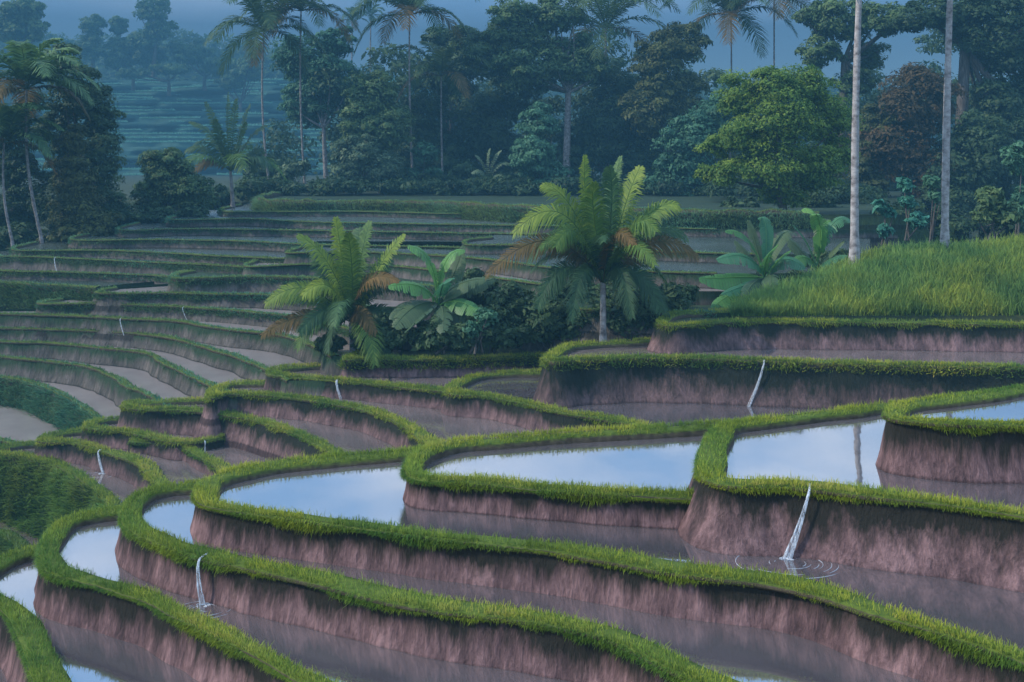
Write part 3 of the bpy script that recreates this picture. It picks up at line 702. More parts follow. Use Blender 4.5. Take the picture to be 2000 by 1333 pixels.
# ------------------------------------------------------------------ banana plants
def banana(label, base, d, leaves, stem_px, fat=1.5, group='banana plants with broad paddle leaves'):
    pb = ptd(base, d); root = empty('banana_plant', pb, label, 'banana plant', group)
    top = ptd(stem_px, d); acc = Acc(); t = np.linspace(0, 1, 7)[:, None]
    P = pb * (1 - t) + top * t; P[0, 2] -= .3
    tube(acc, P, np.linspace(.14, .08, 7), 8)
    acc.build('stem', M['banana_dark'], root, True)
    for (cx, cy, tx, ty, dd, wpx, mt, ti) in leaves:
        banana_geo(top + rng.normal(0, .04, 3), ptd((cx, cy), d + dd * .5), ptd((tx, ty), d + dd), wpx * fat * d / F, ti, roll=(.15 + .75 * abs(tx - stem_px[0]) / (abs(tx - stem_px[0]) + abs(ty - stem_px[1]) + 1)) * rng.uniform(.8, 1.1)).build('leaf', M[mt], root)
B, BT, BD = 'banana', 'banana_teal', 'banana_dark'
banana('banana plant with bright green paddles between the short palm and the big palm', (850, 672), 46.5, [
    (850, 480, 796, 482, -.3, 15, B, .62), (862, 478, 908, 490, .2, 13, B, .75), (890, 540, 905, 480, .9, 13, BD, .6), (830, 540, 758, 560, -1.0, 15, B, .6), (862, 540, 885, 545, -1.6, 14, BT, .5),
    (880, 545, 950, 545, -.4, 15, BD, .7), (900, 560, 965, 545, .6, 14, BD, .7), (800, 575, 765, 625, -1.2, 16, BD, .5), (810, 580, 770, 640, -1.6, 17, BD, .75), (840, 600, 790, 650, -1.8, 15, BD, .5), (870, 590, 865, 650, -2.0, 14, BD, .6), (895, 575, 938, 612, -1.6, 13, B, .5), (900, 580, 900, 650, -1, 14, BD, .3)], (856, 596))
banana('banana plant with a leaf like a tilted umbrella, left clump below the green tree', (1492, 622), 48.5, [
    (1468, 440, 1416, 452, -.3, 13, B, .35), (1506, 405, 1480, 428, .5, 12, BT, .6), (1515, 430, 1556, 458, .8, 13, BD, .9), (1470, 480, 1400, 508, -1.0, 15, BT, .62), (1450, 540, 1365, 545, -.8, 16, B, .42),
    (1440, 560, 1390, 602, -1.4, 17, B, .5), (1490, 500, 1520, 478, -1.2, 14, B, .55), (1525, 480, 1572, 525, -.6, 14, BT, .5), (1510, 520, 1505, 575, -1.8, 14, BD, .6), (1470, 540, 1450, 590, -1.9, 13, BD, .4), (1460, 500, 1435, 470, .9, 11, BD, .7), (1520, 500, 1545, 490, -.9, 11, B, .4), (1480, 490, 1462, 430, 1.0, 10, BD, .8), (1460, 555, 1410, 575, -1.6, 12, BT, .4)], (1494, 545), 1.25)
banana('banana plant with tall upright yellow green leaves at the foot of the pale trunk', (1592, 585), 52.0, [
    (1608, 385, 1566, 412, -.2, 15, B, .85), (1612, 405, 1584, 420, -.9, 13, B, .7), (1622, 400, 1664, 432, .3, 14, BT, .7), (1560, 480, 1530, 460, .5, 14, BD, .9), (1600, 410, 1622, 432, .9, 13, BD, .9), (1620, 500, 1655, 500, -1.2, 13, BT, .6), (1580, 490, 1550, 510, -.8, 13, B, .5), (1600, 440, 1622, 430, .5, 10, B, .55), (1575, 460, 1548, 440, -.5, 11, BT, .5), (1625, 490, 1650, 470, -.6, 10, BD, .9)], (1594, 525), 1.25)
banana('pale young banana like plant at the foot of the dark round bush, far left', (348, 412), 88, [
    (350, 390, 322, 388, -.3, 9, BT, .8), (345, 385, 338, 374, .3, 8, BT, .9), (352, 380, 358, 366, .2, 8, B, .8), (362, 385, 386, 380, -.3, 9, BT, .8), (362, 395, 378, 398, -.6, 8, BT, .6), (342, 398, 325, 405, -.7, 8, BT, .5)], (350, 398))
palm_px('small pale cycad like palm at the forest foot left of the big palm', (955, 385), (955, 352), 108, [
    (940, 315, 930, 302, 0, 9, 'leaf_pale', .7), (952, 305, 957, 290, 0, 9, 'leaf_pale', .75), (965, 310, 978, 292, .2, 9, 'leaf_pale', .65), (970, 320, 1000, 318, 0, 9, 'leaf_pale', .5), (940, 335, 922, 335, -.4, 9, 'leaf_pale', .7),
    (970, 345, 985, 345, -.5, 9, 'leaf_pale', .6), (935, 350, 920, 362, -.5, 9, 'leaf_pale', .5), (945, 360, 922, 378, -.7, 8, 'leaf_pale', .4)], .12, 'bark_far', name='young_palm', n=20, lw=.07)


# ------------------------------------------------------------------ broadleaf trees
def leaf_cards(acc, P, Nrm, size, tint):
    n = len(P)
    Nrm = Nrm / (np.linalg.norm(Nrm, axis=1, keepdims=True) + 1e-9)
    r = rng.normal(0, 1, (n, 3)); A = np.cross(Nrm, r); A /= np.linalg.norm(A, axis=1, keepdims=True) + 1e-9
    A[:, 2] -= .25; A /= np.linalg.norm(A, axis=1, keepdims=True)
    B_ = np.cross(Nrm, A)
    s = (size * np.clip(rng.lognormal(-.08, .38, n), .4, 2.2))[:, None]
    V = np.stack([P - A * s * .5, P + B_ * s * .24 + Nrm * s * .06, P + A * s * .55 - Nrm * s * .08, P - B_ * s * .24 + Nrm * s * .06], 1).reshape(-1, 3)
    Q = np.arange(n)[:, None] * 4 + np.arange(4)
    acc.add(V, Q, None, np.repeat(np.clip(tint, 0, 1), 4))


def crown_acc(ells, d, n, size, tint=.5, thick=.8, nb=26, spread=.30, flat=1.0, sd=0, gap=.0):
    """ells: (px, py, rx, ry, depth offset) crown masses; leaves sit on many smaller clumps over each"""
    acc = Acc(); r_ = np.random.default_rng(sd + 100)
    centers = []
    area = [e[2] * e[3] for e in ells]; ta = sum(area)
    for e, ar in zip(ells, area):
        c = atd(e[0], e[1], d + (e[4] if len(e) > 4 else 0)); R = np.array([e[2] * d / F, e[2] * d / F * thick, e[3] * d / F])
        k = max(8, int(1.9 * nb * ar / ta * len(ells) ** .35))
        u = r_.normal(0, 1, (k, 3)); u /= np.linalg.norm(u, axis=1, keepdims=True)
        u *= (r_.uniform(.45, 1.0, k) ** .6)[:, None] * .80
        cc = c + u * R
        br = spread * 1.12 * min(R[0], R[2]) * r_.uniform(.6, 1.35, k)
        centers += [(tuple(x), b) for x, b in zip(cc, br)]
        m = int(1.7 * n * ar / ta)
        b = r_.integers(0, k, m)
        v = r_.normal(0, 1, (m, 3)); v /= np.linalg.norm(v, axis=1, keepdims=True)
        v[:, 2] = np.where(v[:, 2] < -.25, -v[:, 2] * .7, v[:, 2])
        rad = r_.uniform(.55, 1.12, m) ** .7
        P = cc[b] + v * (br[b] * rad)[:, None] * np.array([1.15, 1.15, .85 * flat])
        outw = (P - c) / R
        nr = v + np.array([0, 0, .5]) + .4 * outw + r_.normal(0, .45, (m, 3))
        bt = r_.normal(0, .13, k)
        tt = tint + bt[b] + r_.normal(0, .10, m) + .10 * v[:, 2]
        inner = r_.random(m) < .22             # twigs filling the inside
        w_ = r_.normal(0, 1, (m, 3)); w_ /= np.linalg.norm(w_, axis=1, keepdims=True); w_ *= (r_.random((m, 1)) ** .45) * .78
        P = np.where(inner[:, None], c + w_ * R, P); nr = np.where(inner[:, None], w_ + np.array([0, 0, .4]), nr)
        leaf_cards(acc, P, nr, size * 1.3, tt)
    return acc, centers


def limb_acc(pb, centers, tr, fork, r_, nl=7):
    acc = Acc()
    f = np.array(fork)
    P = np.array([pb - np.array([0, 0, .5]), pb, pb * .6 + f * .4 + r_.normal(0, .12, 3) * tr * 3, f])
    P = catmull(P, np.linalg.norm(f - pb) / 10)
    tube(acc, P, np.linspace(1.3, .8, len(P)) * tr, 9)
    ids = r_.permutation(len(centers))[:nl]
    for i in ids:
        c = np.array(centers[i][0])
        mid = f * .5 + c * .5 + np.array([0, 0, -.08 * np.linalg.norm(c - f)]) + r_.normal(0, .05, 3) * np.linalg.norm(c - f)
        B_ = bez(f, mid, c, 8)
        tube(acc, B_, np.linspace(.55, .12, 8) * tr, 6)
    return acc


def tree(label, base, fork, ells, d, mat, n=6000, size=.42, tint=.5, tr=.3, nb=26, spread=.30, bark='bark', name='tree', cat='tree', group='trees of the forest edge', sd=1, thick=.8, nl=8):
    pb = atd(base[0], base[1], d); root = empty(name, pb, label, cat, group)
    acc, cen = crown_acc(ells, d, int(n * 1.7), size * .72, tint, thick, nb, spread, 1, sd)
    acc.build('crown', M[mat], root)
    limb_acc(pb, cen, tr, atd(fork[0], fork[1], d), np.random.default_rng(sd), nl).build('trunk', M[bark], root, True)
    return root


def shrub(label, base, ells, d, mat, n=2500, size=.3, tint=.5, nb=18, spread=.32, sd=1, group='shrubs and undergrowth bushes', name='shrub', cat='shrub'):
    pb = atd(base[0], base[1], d); root = empty(name, pb, label, cat, group)
    acc, cen = crown_acc(ells, d, n, size, tint, .8, nb, spread, 1, sd)
    acc.build('foliage', M[mat], root)
    r_ = np.random.default_rng(sd); a2 = Acc()
    for i in r_.permutation(len(cen))[:5]:
        c = np.array(cen[i][0]); tube(a2, bez(pb + r_.normal(0, .15, 3) * np.array([1, 1, 0]), pb * .5 + c * .5, c, 6), np.linspace(.06, .02, 6), 5)
    a2.build('stem', M['bark'], root, True)
    return root
# ------------------------------------------------------------------ trees of the forest edge
LF = 'trees of the dark grove at far left'
tree('bright round headed tree lit yellow green on its left, right of centre', (1522, 440), (1520, 372), [(1440, 190, 52, 48), (1505, 165, 55, 42, -1), (1570, 170, 58, 46), (1610, 235, 62, 60, 1), (1530, 235, 70, 62, -2), (1450, 265, 56, 50, -1), (1400, 285, 36, 34), (1500, 325, 66, 52, -2), (1590, 330, 66, 56), (1415, 340, 40, 36, -1), (1540, 375, 70, 36), (1640, 300, 40, 44, 1), (1380, 340, 24, 24)], 74, 'leaf_bright', 24000, .22, .60, .30, 75, .38, sd=3, nl=16, group=None)
tree('tall open tree with bare forking limbs left of the pale trunk, against the sky', (1640, 470), (1650, 120), [(1640, 40, 85, 50), (1600, 100, 55, 42), (1735, 40, 55, 40, -2), (1700, 110, 45, 38, 2), (1665, 160, 55, 32), (1590, 30, 40, 35)], 112, 'leaf_mid', 8000, .42, .5, .5, 30, .32, sd=4, nl=14)
tree('huge dark tree filling the upper right corner, with a thick grey trunk', (1868, 480), (1885, 90), [(1960, 60, 120, 95), (1850, 20, 90, 50), (1960, 200, 90, 100, 1), (1790, 35, 60, 38, -2)], 105, 'leaf_dark', 14000, .42, .45, .62, 40, .27, sd=5, nl=14)
tree('rusty brown tree between the two pale palm trunks', (1770, 480), (1770, 330), [(1790, 205, 88, 85), (1745, 290, 85, 80), (1810, 340, 70, 70, -1)], 100, 'leaf_rust', 10000, .36, .42, .35, 36, .25, sd=6)
tree('dark tree mass behind the right pale palm trunk', (1920, 480), (1920, 380), [(1905, 300, 85, 110), (1985, 320, 70, 110, 1), (1860, 380, 70, 70, -1)], 98, 'leaf_dark', 9000, .38, .42, .35, 36, .25, sd=7)
tree('dim olive tree just right of the bright round headed tree', (1690, 480), (1690, 380), [(1690, 330, 55, 90), (1720, 250, 50, 65), (1640, 390, 50, 60, -2)], 100, 'leaf_olive', 6000, .36, .4, .3, 28, .27, sd=8)
tree('teal tree low behind the two drooping palms', (1370, 420), (1370, 360), [(1350, 290, 70, 85), (1400, 230, 70, 60, 1), (1320, 350, 60, 60)], 104, 'leaf_teal', 8000, .38, .42, .35, 32, .26, sd=9)
tree('brownish tall tree right of the palm with crown against the sky', (1300, 420), (1300, 300), [(1290, 130, 66, 92), (1340, 90, 55, 52), (1265, 220, 62, 72, -1), (1330, 200, 60, 75, 1)], 116, 'leaf_olive', 11000, .40, .52, .4, 38, .25, sd=10)
tree('tall dark tree with light forked limbs near the top centre', (1105, 400), (1110, 180), [(1010, 50, 80, 62), (1090, 30, 75, 50), (1040, 130, 85, 65, -1), (1130, 120, 75, 60), (950, 110, 60, 65, 1)], 118, 'leaf_mid', 15000, .42, .45, .42, 46, .25, sd=11, nl=14, bark='bark_far')
tree('pale teal tree glowing in the middle of the forest', (1060, 400), (1060, 350), [(1050, 240, 42, 48), (1040, 305, 52, 50, -1), (1075, 345, 45, 40)], 106, 'leaf_teal', 6000, .33, .62, .25, 26, .27, sd=12)
tree('dark tree behind the small cycad like palm', (960, 400), (960, 330), [(940, 250, 75, 85), (985, 320, 60, 70, 1), (900, 330, 55, 60), (990, 190, 60, 60, 2)], 124, 'leaf_dark', 10000, .44, .5, .35, 36, .26, sd=13)
tree('rounded green tree between the paired coconut palms and the straight trunk', (745, 400), (742, 320), [(725, 190, 62, 58), (755, 255, 60, 62), (700, 250, 42, 48, -1)], 110, 'leaf_mid', 9000, .36, .52, .35, 34, .26, sd=14)
tree('low pale leaved tree under the rounded green tree', (705, 400), (705, 365), [(690, 300, 45, 42), (735, 330, 60, 45, 1), (668, 350, 40, 34), (720, 285, 26, 26)], 106, 'leaf_pale', 6500, .32, .45, .25, 30, .27, sd=15)
tree('tall bluish tree with a slim forked trunk right of the second coconut palm', (640, 390), (632, 250), [(600, 120, 72, 68, 3), (650, 160, 55, 65, 3), (600, 200, 60, 55, 2), (660, 85, 42, 42, 3)], 128, 'leaf_teal', 11000, .42, .4, .3, 36, .27, sd=16, bark='bark_far')
tree('dark low tree filling the gap behind the pale straight trunk', (835, 400), (835, 350), [(830, 240, 60, 75), (860, 310, 60, 65), (800, 330, 48, 56, -1)], 122, 'leaf_dark', 8000, .42, .48, .3, 30, .26, sd=17)
tree('dark crown beneath the smaller yellowish palm, against the sky', (880, 400), (880, 280), [(880, 150, 65, 55), (905, 90, 50, 45, 1), (860, 70, 45, 30, 2)], 130, 'leaf_dark', 7000, .44, .5, .32, 26, .28, sd=18)
tree('dark tree behind the crown of the big palm', (1190, 420), (1190, 340), [(1190, 260, 85, 90), (1120, 300, 60, 70, 1), (1250, 320, 70, 75, -1), (1200, 170, 60, 50, 2)], 120, 'leaf_dark', 11000, .42, .45, .35, 36, .26, sd=19)
tree('tall dark column tree with a rounded top, far left grove', (165, 486), (165, 380), [(125, 118, 48, 44), (150, 180, 70, 74), (195, 220, 48, 76, 1), (185, 310, 62, 95), (120, 270, 58, 84, 1), (190, 405, 62, 74), (120, 400, 60, 74, 1)], 80, 'leaf_dark', 16000, .26, .48, .35, 46, .25, group=LF, sd=20)
tree('olive tinted column tree in front of the tall dark one', (140, 484), (140, 420), [(145, 280, 38, 40), (140, 350, 50, 60), (150, 420, 58, 60)], 77, 'leaf_olive', 9000, .24, .5, .25, 34, .27, group=LF, sd=21)
tree('dark tree behind the palms at the left edge', (30, 486), (30, 400), [(20, 300, 60, 90), (70, 380, 55, 80), (0, 420, 60, 60, -1), (50, 210, 40, 60, 1)], 82, 'leaf_dark', 9000, .26, .42, .3, 32, .27, group=LF, sd=22)
tree('round dark bushy tree with a green lit top before the blue hillside', (330, 440), (330, 400), [(318, 325, 52, 46), (345, 360, 60, 52), (300, 385, 48, 46), (380, 385, 44, 44)], 86, 'leaf_mid', 10000, .26, .42, .25, 36, .27, group=LF, sd=23)

# shrubs
def shrubs():
    rows = [
        ('dark bush heap at the right foot of the short palm', (760, 690), [(760, 650, 60, 40), (720, 668, 40, 30)], 46.2, 'leaf_dark', 3500, .17),
        ('dark bush under the banana leaves', (860, 690), [(850, 655, 60, 36), (900, 660, 40, 34, -.3)], 45.5, 'leaf_dark', 3500, .17),
        ('dark bush right of the bananas with paler tips', (960, 690), [(960, 640, 62, 48), (1005, 655, 40, 34, -.3)], 46, 'leaf_dark', 4500, .17),
        ('black green bush left of the big palm trunk', (1070, 690), [(1060, 620, 60, 64), (1110, 640, 45, 40, -.4), (1000, 590, 50, 40, .5)], 46.5, 'leaf_dark', 5500, .17),
        ('black green bush right behind the big palm trunk', (1230, 680), [(1230, 615, 62, 62), (1300, 590, 50, 46, .4), (1170, 630, 40, 40, .5), (1330, 575, 36, 34, .6)], 46, 'leaf_dark', 6000, .17),
        ('small pale green bush low between the bananas and the big palm', (930, 690), [(925, 645, 26, 20, 0), (950, 620, 26, 20, .2)], 44.9, 'leaf_teal', 1300, .14),
        ('teal bush at the left foot of the short palm', (645, 695), [(645, 672, 34, 22)], 46.5, 'leaf_dark', 1500, .16),
        ('teal leaved shrub at the forest foot, tallest of three beside the left pale trunk', (1772, 470), [(1770, 362, 15, 19), (1774, 396, 18, 17), (1790, 432, 22, 20)], 62, 'leaf_aqua', 620, .24),
        ('teal leaved shrub at the forest foot, nearest to the left pale trunk', (1728, 480), [(1720, 404, 17, 14), (1736, 416, 12, 12), (1728, 450, 18, 14)], 61, 'leaf_aqua', 480, .24),
        ('teal leaved shrub in deep shade left of the right pale trunk', (1815, 480), [(1818, 356, 18, 16), (1828, 384, 16, 14)], 66, 'leaf_teal', 420, .24),
        ('green shrub with yellowish leaves right of the right pale trunk', (1935, 470), [(1935, 385, 34, 24), (1960, 420, 38, 26), (1915, 420, 20, 18)], 62, 'leaf_mid', 1500, .26),
        ('teal shrub cut by the right edge above the grassy hill', (1985, 480), [(1985, 310, 30, 40), (1995, 400, 30, 40)], 68, 'leaf_teal', 1500, .26),
        ('small yellowish bush between the trunks of the paired coconut palms', (560, 392), [(560, 345, 26, 24), (590, 330, 18, 18), (545, 365, 22, 20)], 111, 'leaf_pale', 1500, .32),
        ('dark bush at the foot of the curved coconut palm', (510, 395), [(505, 330, 30, 40), (530, 350, 40, 36, 2)], 114, 'leaf_dark', 2500, .34),
        ('dark bush left of the two low pale bushes', (470, 400), [(420, 385, 46, 26), (480, 375, 30, 26)], 100, 'leaf_dark', 2000, .3),
        ('dark bush at the foot of the round bushy tree', (260, 460), [(260, 420, 56, 36), (320, 425, 50, 26), (380, 412, 40, 22)], 84, 'leaf_dark', 4000, .25),
        ('olive bush below the column tree, right of the palm trunk', (150, 486), [(150, 455, 46, 30), (110, 465, 40, 24), (200, 445, 40, 34)], 75.5, 'leaf_olive', 3000, .22),
        ('dark bush low at the left edge among the palm trunks', (30, 488), [(40, 460, 44, 28), (0, 465, 40, 28)], 76, 'leaf_dark', 2500, .22),
        ('pale green bush left of the straight trunk at the forest foot', (825, 390), [(830, 300, 30, 26), (800, 345, 24, 24), (850, 340, 24, 22)], 111, 'leaf_teal', 1800, .3),
        ('dark bush at the forest foot behind the straight trunk', (770, 390), [(770, 355, 50, 34), (840, 365, 40, 26)], 110, 'leaf_dark', 2500, .32),
        ('dark bush behind the small cycad like palm', (900, 392), [(905, 350, 46, 40), (985, 365, 46, 34)], 112, 'leaf_dark', 3000, .33),
        ('dark bush behind the right side of the big palm', (1100, 400), [(1080, 370, 70, 36), (1240, 380, 80, 36), (1330, 395, 60, 30)], 110, 'leaf_dark', 5000, .34),
        ('low dark bush right of the bright tree trunk', (1600, 480), [(1600, 400, 46, 34), (1650, 440, 40, 44), (1440, 405, 46, 26)], 82, 'leaf_dark', 3500, .26),
        ('dark undergrowth bush behind the teal leaved shrubs', (1760, 490), [(1750, 430, 60, 50), (1860, 440, 60, 46), (1960, 440, 60, 46)], 72, 'leaf_dark', 6000, .25),
    ]
    rows += [
        ('leafy dark bush rising behind the bananas', (930, 690), [(930, 570, 50, 50), (980, 600, 46, 46), (890, 600, 46, 40)], 49.5, 'leaf_dark', 4500, .18),
        ('broad dark bush behind the big palm trunk', (1160, 690), [(1140, 590, 56, 46), (1200, 580, 60, 46), (1090, 580, 40, 40)], 49.5, 'leaf_dark', 5000, .18),
        ('dark bush under the left banana clump of the green tree', (1440, 615), [(1490, 585, 50, 26), (1540, 560, 50, 30), (1400, 585, 26, 18)], 50.5, 'leaf_dark', 2600, .18),
        ('dark leafy bush between the right bananas and the left pale trunk', (1620, 560), [(1620, 510, 44, 32), (1580, 540, 40, 24)], 54, 'leaf_dark', 2400, .2)]
    for k, (lb, ba, el, d, mt, n, sz) in enumerate(rows):
        shrub(lb, ba, el, d, mt, n, sz, .5, sd=40 + k)
shrubs()

# ------------------------------------------------------------------ grassy hill on the right
def hill():
    nx, ny = 120, 40
    u = np.linspace(0, 1, nx); v = np.linspace(0, 1, ny)
    U, Vv = np.meshgrid(u, v)
    # foot line and crest line in photograph pixels
    fx = np.interp(u, [0, .08, 1], [1428, 1470, 2300]); 
    crest_y = np.interp(fx, [1428, 1450, 1500, 1560, 1620, 1680, 1720, 1800, 1900, 2000, 2300], [614, 600, 577, 555, 535, 511, 498, 490, 487, 476, 465])
    foot = np.array([atd(x, 618, 43.6 + .4 * math.sin(x / 90.0)) for x in fx])
    crest = np.array([atd(x + (0 if x > 1500 else (1500 - x) * .2), y, np.interp(x, [1428, 1500, 1650, 2300], [45.5, 47.5, 50.0, 51.5])) for x, y in zip(fx, crest_y)])
    prof = v ** .75
    P = foot[None] * (1 - v[:, None, None]) + crest[None] * v[:, None, None]
    P[..., 2] = foot[None, :, 2] * (1 - prof[:, None]) + crest[None, :, 2] * prof[:, None]
    P[..., 2] += .10 * noise2(P[..., 0] / 1.7, P[..., 1] / 1.7) * np.sin(np.pi * Vv)
    back = [P]
    for k, (dy, dz) in enumerate([(1.5, -.05), (4, -.5), (9, -2.2), (16, -5)]):
        q = P[-1].copy(); q[:, 1] += dy; q[:, 0] *= q[:, 1] / (q[:, 1] - dy); q[:, 2] += dz; back.append(q[None])
    PP = np.concatenate([b if b.ndim == 3 else b for b in back]); ny2 = PP.shape[0]
    fl = foot.copy(); fl[:, 2] -= 1.0; PP = np.concatenate([fl[None], PP]); ny2 += 1
    i, j = np.meshgrid(np.arange(nx - 1), np.arange(ny2 - 1)); k = (j * nx + i).ravel()
    o = mesh('hill', PP.reshape(-1, 3), np.stack([k, k + 1, k + nx + 1, k + nx], 1), M['soil'], None, None, True)
    tag(o, kind='structure')
    acc = Acc(); n = 80000
    a = rng.uniform(0, nx - 1.001, n); b = rng.uniform(0, ny - 1.001 + 2, n)
    ia = a.astype(int); ib = b.astype(int); fa = (a - ia)[:, None]; fb = (b - ib)[:, None]
    G = PP[1:]
    q = (G[ib, ia] * (1 - fa) + G[ib, ia + 1] * fa) * (1 - fb) + (G[ib + 1, ia] * (1 - fa) + G[ib + 1, ia + 1] * fa) * fb
    up = np.tile(np.array([-.05, -.12, 1.0]), (n, 1)) + rng.normal(0, .22, (n, 3))
    tn = .52 + .25 * noise2(q[:, 0] / 2.2, q[:, 2] * 1.2 + q[:, 1] * .3) + .2 * noise2(q[:, 0] / .6, q[:, 1] / .6) + .18 * (b / ny - .5)
    blades(acc, q, up, .46, .036, tn, .35)
    tag(acc.build('grass', M['grass_hill']), kind='stuff')
hill()

# ------------------------------------------------------------------ grass on the green banks (stays with its terrace)
def bank_grass(key, x0, x1, z0, z1, n, ln=.35, mat='grass_dark', tint=.5, out0=.1, batter=.35, lumpy=.1):
    t = TERR[key]; C, Nn = t['C'], t['N']
    arc = np.concatenate(([0], np.cumsum(np.linalg.norm(np.diff(C, axis=0), axis=1))))
    u = rng.uniform(0, arc[-1], n); idx = np.clip(np.searchsorted(arc, u) - 1, 0, len(C) - 2)
    fr = ((u - arc[idx]) / (arc[idx + 1] - arc[idx] + 1e-9))[:, None]
    c = C[idx] * (1 - fr) + C[idx + 1] * fr; nn = Nn[idx]
    dz = rng.uniform(z0, z1, n)
    lump = np.clip(noise2(u / 1.6, dz / 1.1, 7) + .5 * noise2(u / .6, dz / .5, 9), -.3, 1.2) * lumpy
    P = np.column_stack([c + nn * (out0 * .3 + batter * dz + lump * rng.uniform(.4, 1, n))[:, None], t['z'] - dz + lump * .25])
    up = np.column_stack([nn * .8, np.full(n, .55)]) + rng.normal(0, .3, (n, 3))
    acc = Acc()
    blades(acc, P, up, ln, .05, tint + .3 * noise2(u / 1.5, dz / 1.0, 3) + .1 * (1 - dz / z1), .5)
    acc.build('bank_grass', M[mat], t['root'])
bank_grass('Q6', 0, 0, 0, 3.4, 34000, .30, tint=.75, lumpy=.55)
bank_grass('Q7', 0, 0, 0, 1.2, 5000, .3)
bank_grass('La', 0, 0, 0, 1.7, 9000, .3, 'grass_far', .35, batter=.25)
bank_grass('Li', 0, 0, 0, 1.7, 7000, .3, 'grass_far', .35, batter=.25)
bank_grass('Lq', 0, 0, 0, 1.1, 14000, .45, 'grass_far', .7, batter=.25)
bank_grass('Lh', 0, 0, 0, .4, 2600, .2, 'grass_far', .55, batter=.25)
for kk in ('Lg', 'Lf', 'Ll', 'Lm', 'Ln', 'Lo', 'Lp', 'Lk', 'Lj'):
    bank_grass(kk, 0, 0, 0, .34, 2600, .14, 'grass_far', .38, batter=.25)
bank_grass('R0', 0, 0, 0, .35, 2600, .2, 'grass', .45, batter=.3)
bank_grass('Q0', 0, 0, 0, .4, 3000, .22, 'grass', .35, batter=.22)

# ------------------------------------------------------------------ waterfalls
def water_white():
    m, n, N, L = nt('falling_water')
    f = noise_node(N, L, world_pos(N), 9, 4, .6, (3, 3, .5))
    c = ramp(N, [(.3, (.55, .58, .62)), (.7, (.92, .94, .96))], f, L)
    p = N.new('ShaderNodeBsdfPrincipled'); p.inputs['Roughness'].default_value = .25; L.new(c, p.inputs['Base Color'])
    t = N.new('ShaderNodeBsdfTranslucent'); t.inputs['Color'].default_value = (.9, .93, .97, 1)
    mx = N.new('ShaderNodeMixShader'); mx.inputs[0].default_value = .35
    L.new(p.outputs[0], mx.inputs[1]); L.new(t.outputs[0], mx.inputs[2])
    tr = N.new('ShaderNodeBsdfTransparent'); m3 = N.new('ShaderNodeMixShader')      # broken water: clear between the white threads
    f2 = noise_node(N, L, world_pos(N), 22, 3, .6, (2, 2, .22))
    L.new(ramp(N, [(.42, (.15, .15, .15)), (.62, (.9, .9, .9))], f2, L), m3.inputs[0]); L.new(tr.outputs[0], m3.inputs[1]); L.new(mx.outputs[0], m3.inputs[2]); mx = m3
    o = N.new('ShaderNodeOutputMaterial'); L.new(mx.outputs[0], o.inputs['Surface'])
    return m
M['fall'] = water_white()
M['foam'] = simple_mat('ripple_foam', [(.3, (.30, .30, .33)), (.7, (.55, .57, .6))], 9, None, .3, .1)


def waterfall(label, key, top, bottom, wtop, wbot, rings=0, ringr=.5, strands=5, onto=None):
    t = TERR[key]
    H = ZC - t['z']; a = np.array(at(top[0], top[1], H + .03))
    # nearest rim point, then a little in front of the wall
    k = np.argmin(np.linalg.norm(t['C'] - a[:2], axis=1)); nn = t['N'][k]
    a = np.array([*(t['C'][k] + nn * .09), t['z'] + .01])
    zl = TERR[onto]['zw'] if onto else t['low']; dz = t['z'] - zl
    foot = t['C'] + t['N'] * (t['batter'] * dz + .03 * dz + .05)
    fpx = 1000 + F * foot[:, 0] / foot[:, 1]; fpy = HOR + F * (ZC - zl) / foot[:, 1]
    kb = np.argmin(np.abs(fpx - bottom[0]) + .15 * np.abs(fpy - bottom[1]))
    b = np.array([*foot[kb], zl])
    root = empty('waterfall', b, label, 'waterfall', 'little waterfalls spilling between terraces')
    acc = Acc(); s = wtop * a[1] / F; sb = wbot * b[1] / F
    start = a - np.array([*nn, 0]) * .14 + np.array([0, 0, .03])
    for q in range(strands):
        o = rng.uniform(-.5, .5)
        P = np.vstack([start + np.array([o * s * .5, 0, 0]), a + np.array([o * s * .6, 0, 0]), np.array([a[0] * .62 + b[0] * .38, a[1] * .58 + b[1] * .42, a[2] * .55 + b[2] * .45]) + np.array([*(nn * .03), 0]) + np.array([o * (s + sb) * .35 + rng.normal(0, s * .1), 0, 0]), b + np.array([o * sb * .8, rng.uniform(-.03, .03), -.01])])
        P = catmull(P, np.linalg.norm(a - b) / 8)
        tube(acc, P, np.interp(np.linspace(0, 1, len(P)), [0, .6, 1], [s * .22, s * .24, sb * .09]) * rng.uniform(.7, 1.1) * (1 + .25 * rng.uniform(-1, 1, len(P))), 6)
    acc.build('stream', M['fall'], root, True)
    if rings:
        acc = Acc()
        for q in range(rings):
            R = ringr * (.16 + .84 * (q + 1) / rings) * rng.uniform(.95, 1.05)
            for arcs in range(3):
                a0 = rng.uniform(0, 2 * np.pi); ln = rng.uniform(.3, 1.3)
                th = np.linspace(a0, a0 + ln, 14)
                P = np.column_stack([b[0] + R * np.cos(th) * 1.15, b[1] + R * np.sin(th) * .8 - ringr * .25, np.full(14, zl + .001)])
                tube(acc, P, np.sin(np.linspace(.05, np.pi - .05, 14)) * (.0018 + .002 * rng.random()) * ringr / .5 + .001, 5)
        for q in range(16):        # froth where the stream lands
            th = rng.uniform(0, 6.28); rr = sb * rng.uniform(.1, .9)
            c = b + np.array([math.cos(th) * rr, math.sin(th) * rr * .7, .003])
            P = c + np.linspace(-1, 1, 5)[:, None] * np.array([rng.uniform(.5, 1) * sb * .3, rng.normal(0, .02), 0])
            tube(acc, P, np.array([.1, .8, 1, .8, .1]) * sb * .07, 5)
        acc.build('ripples', M['foam'], root, True)
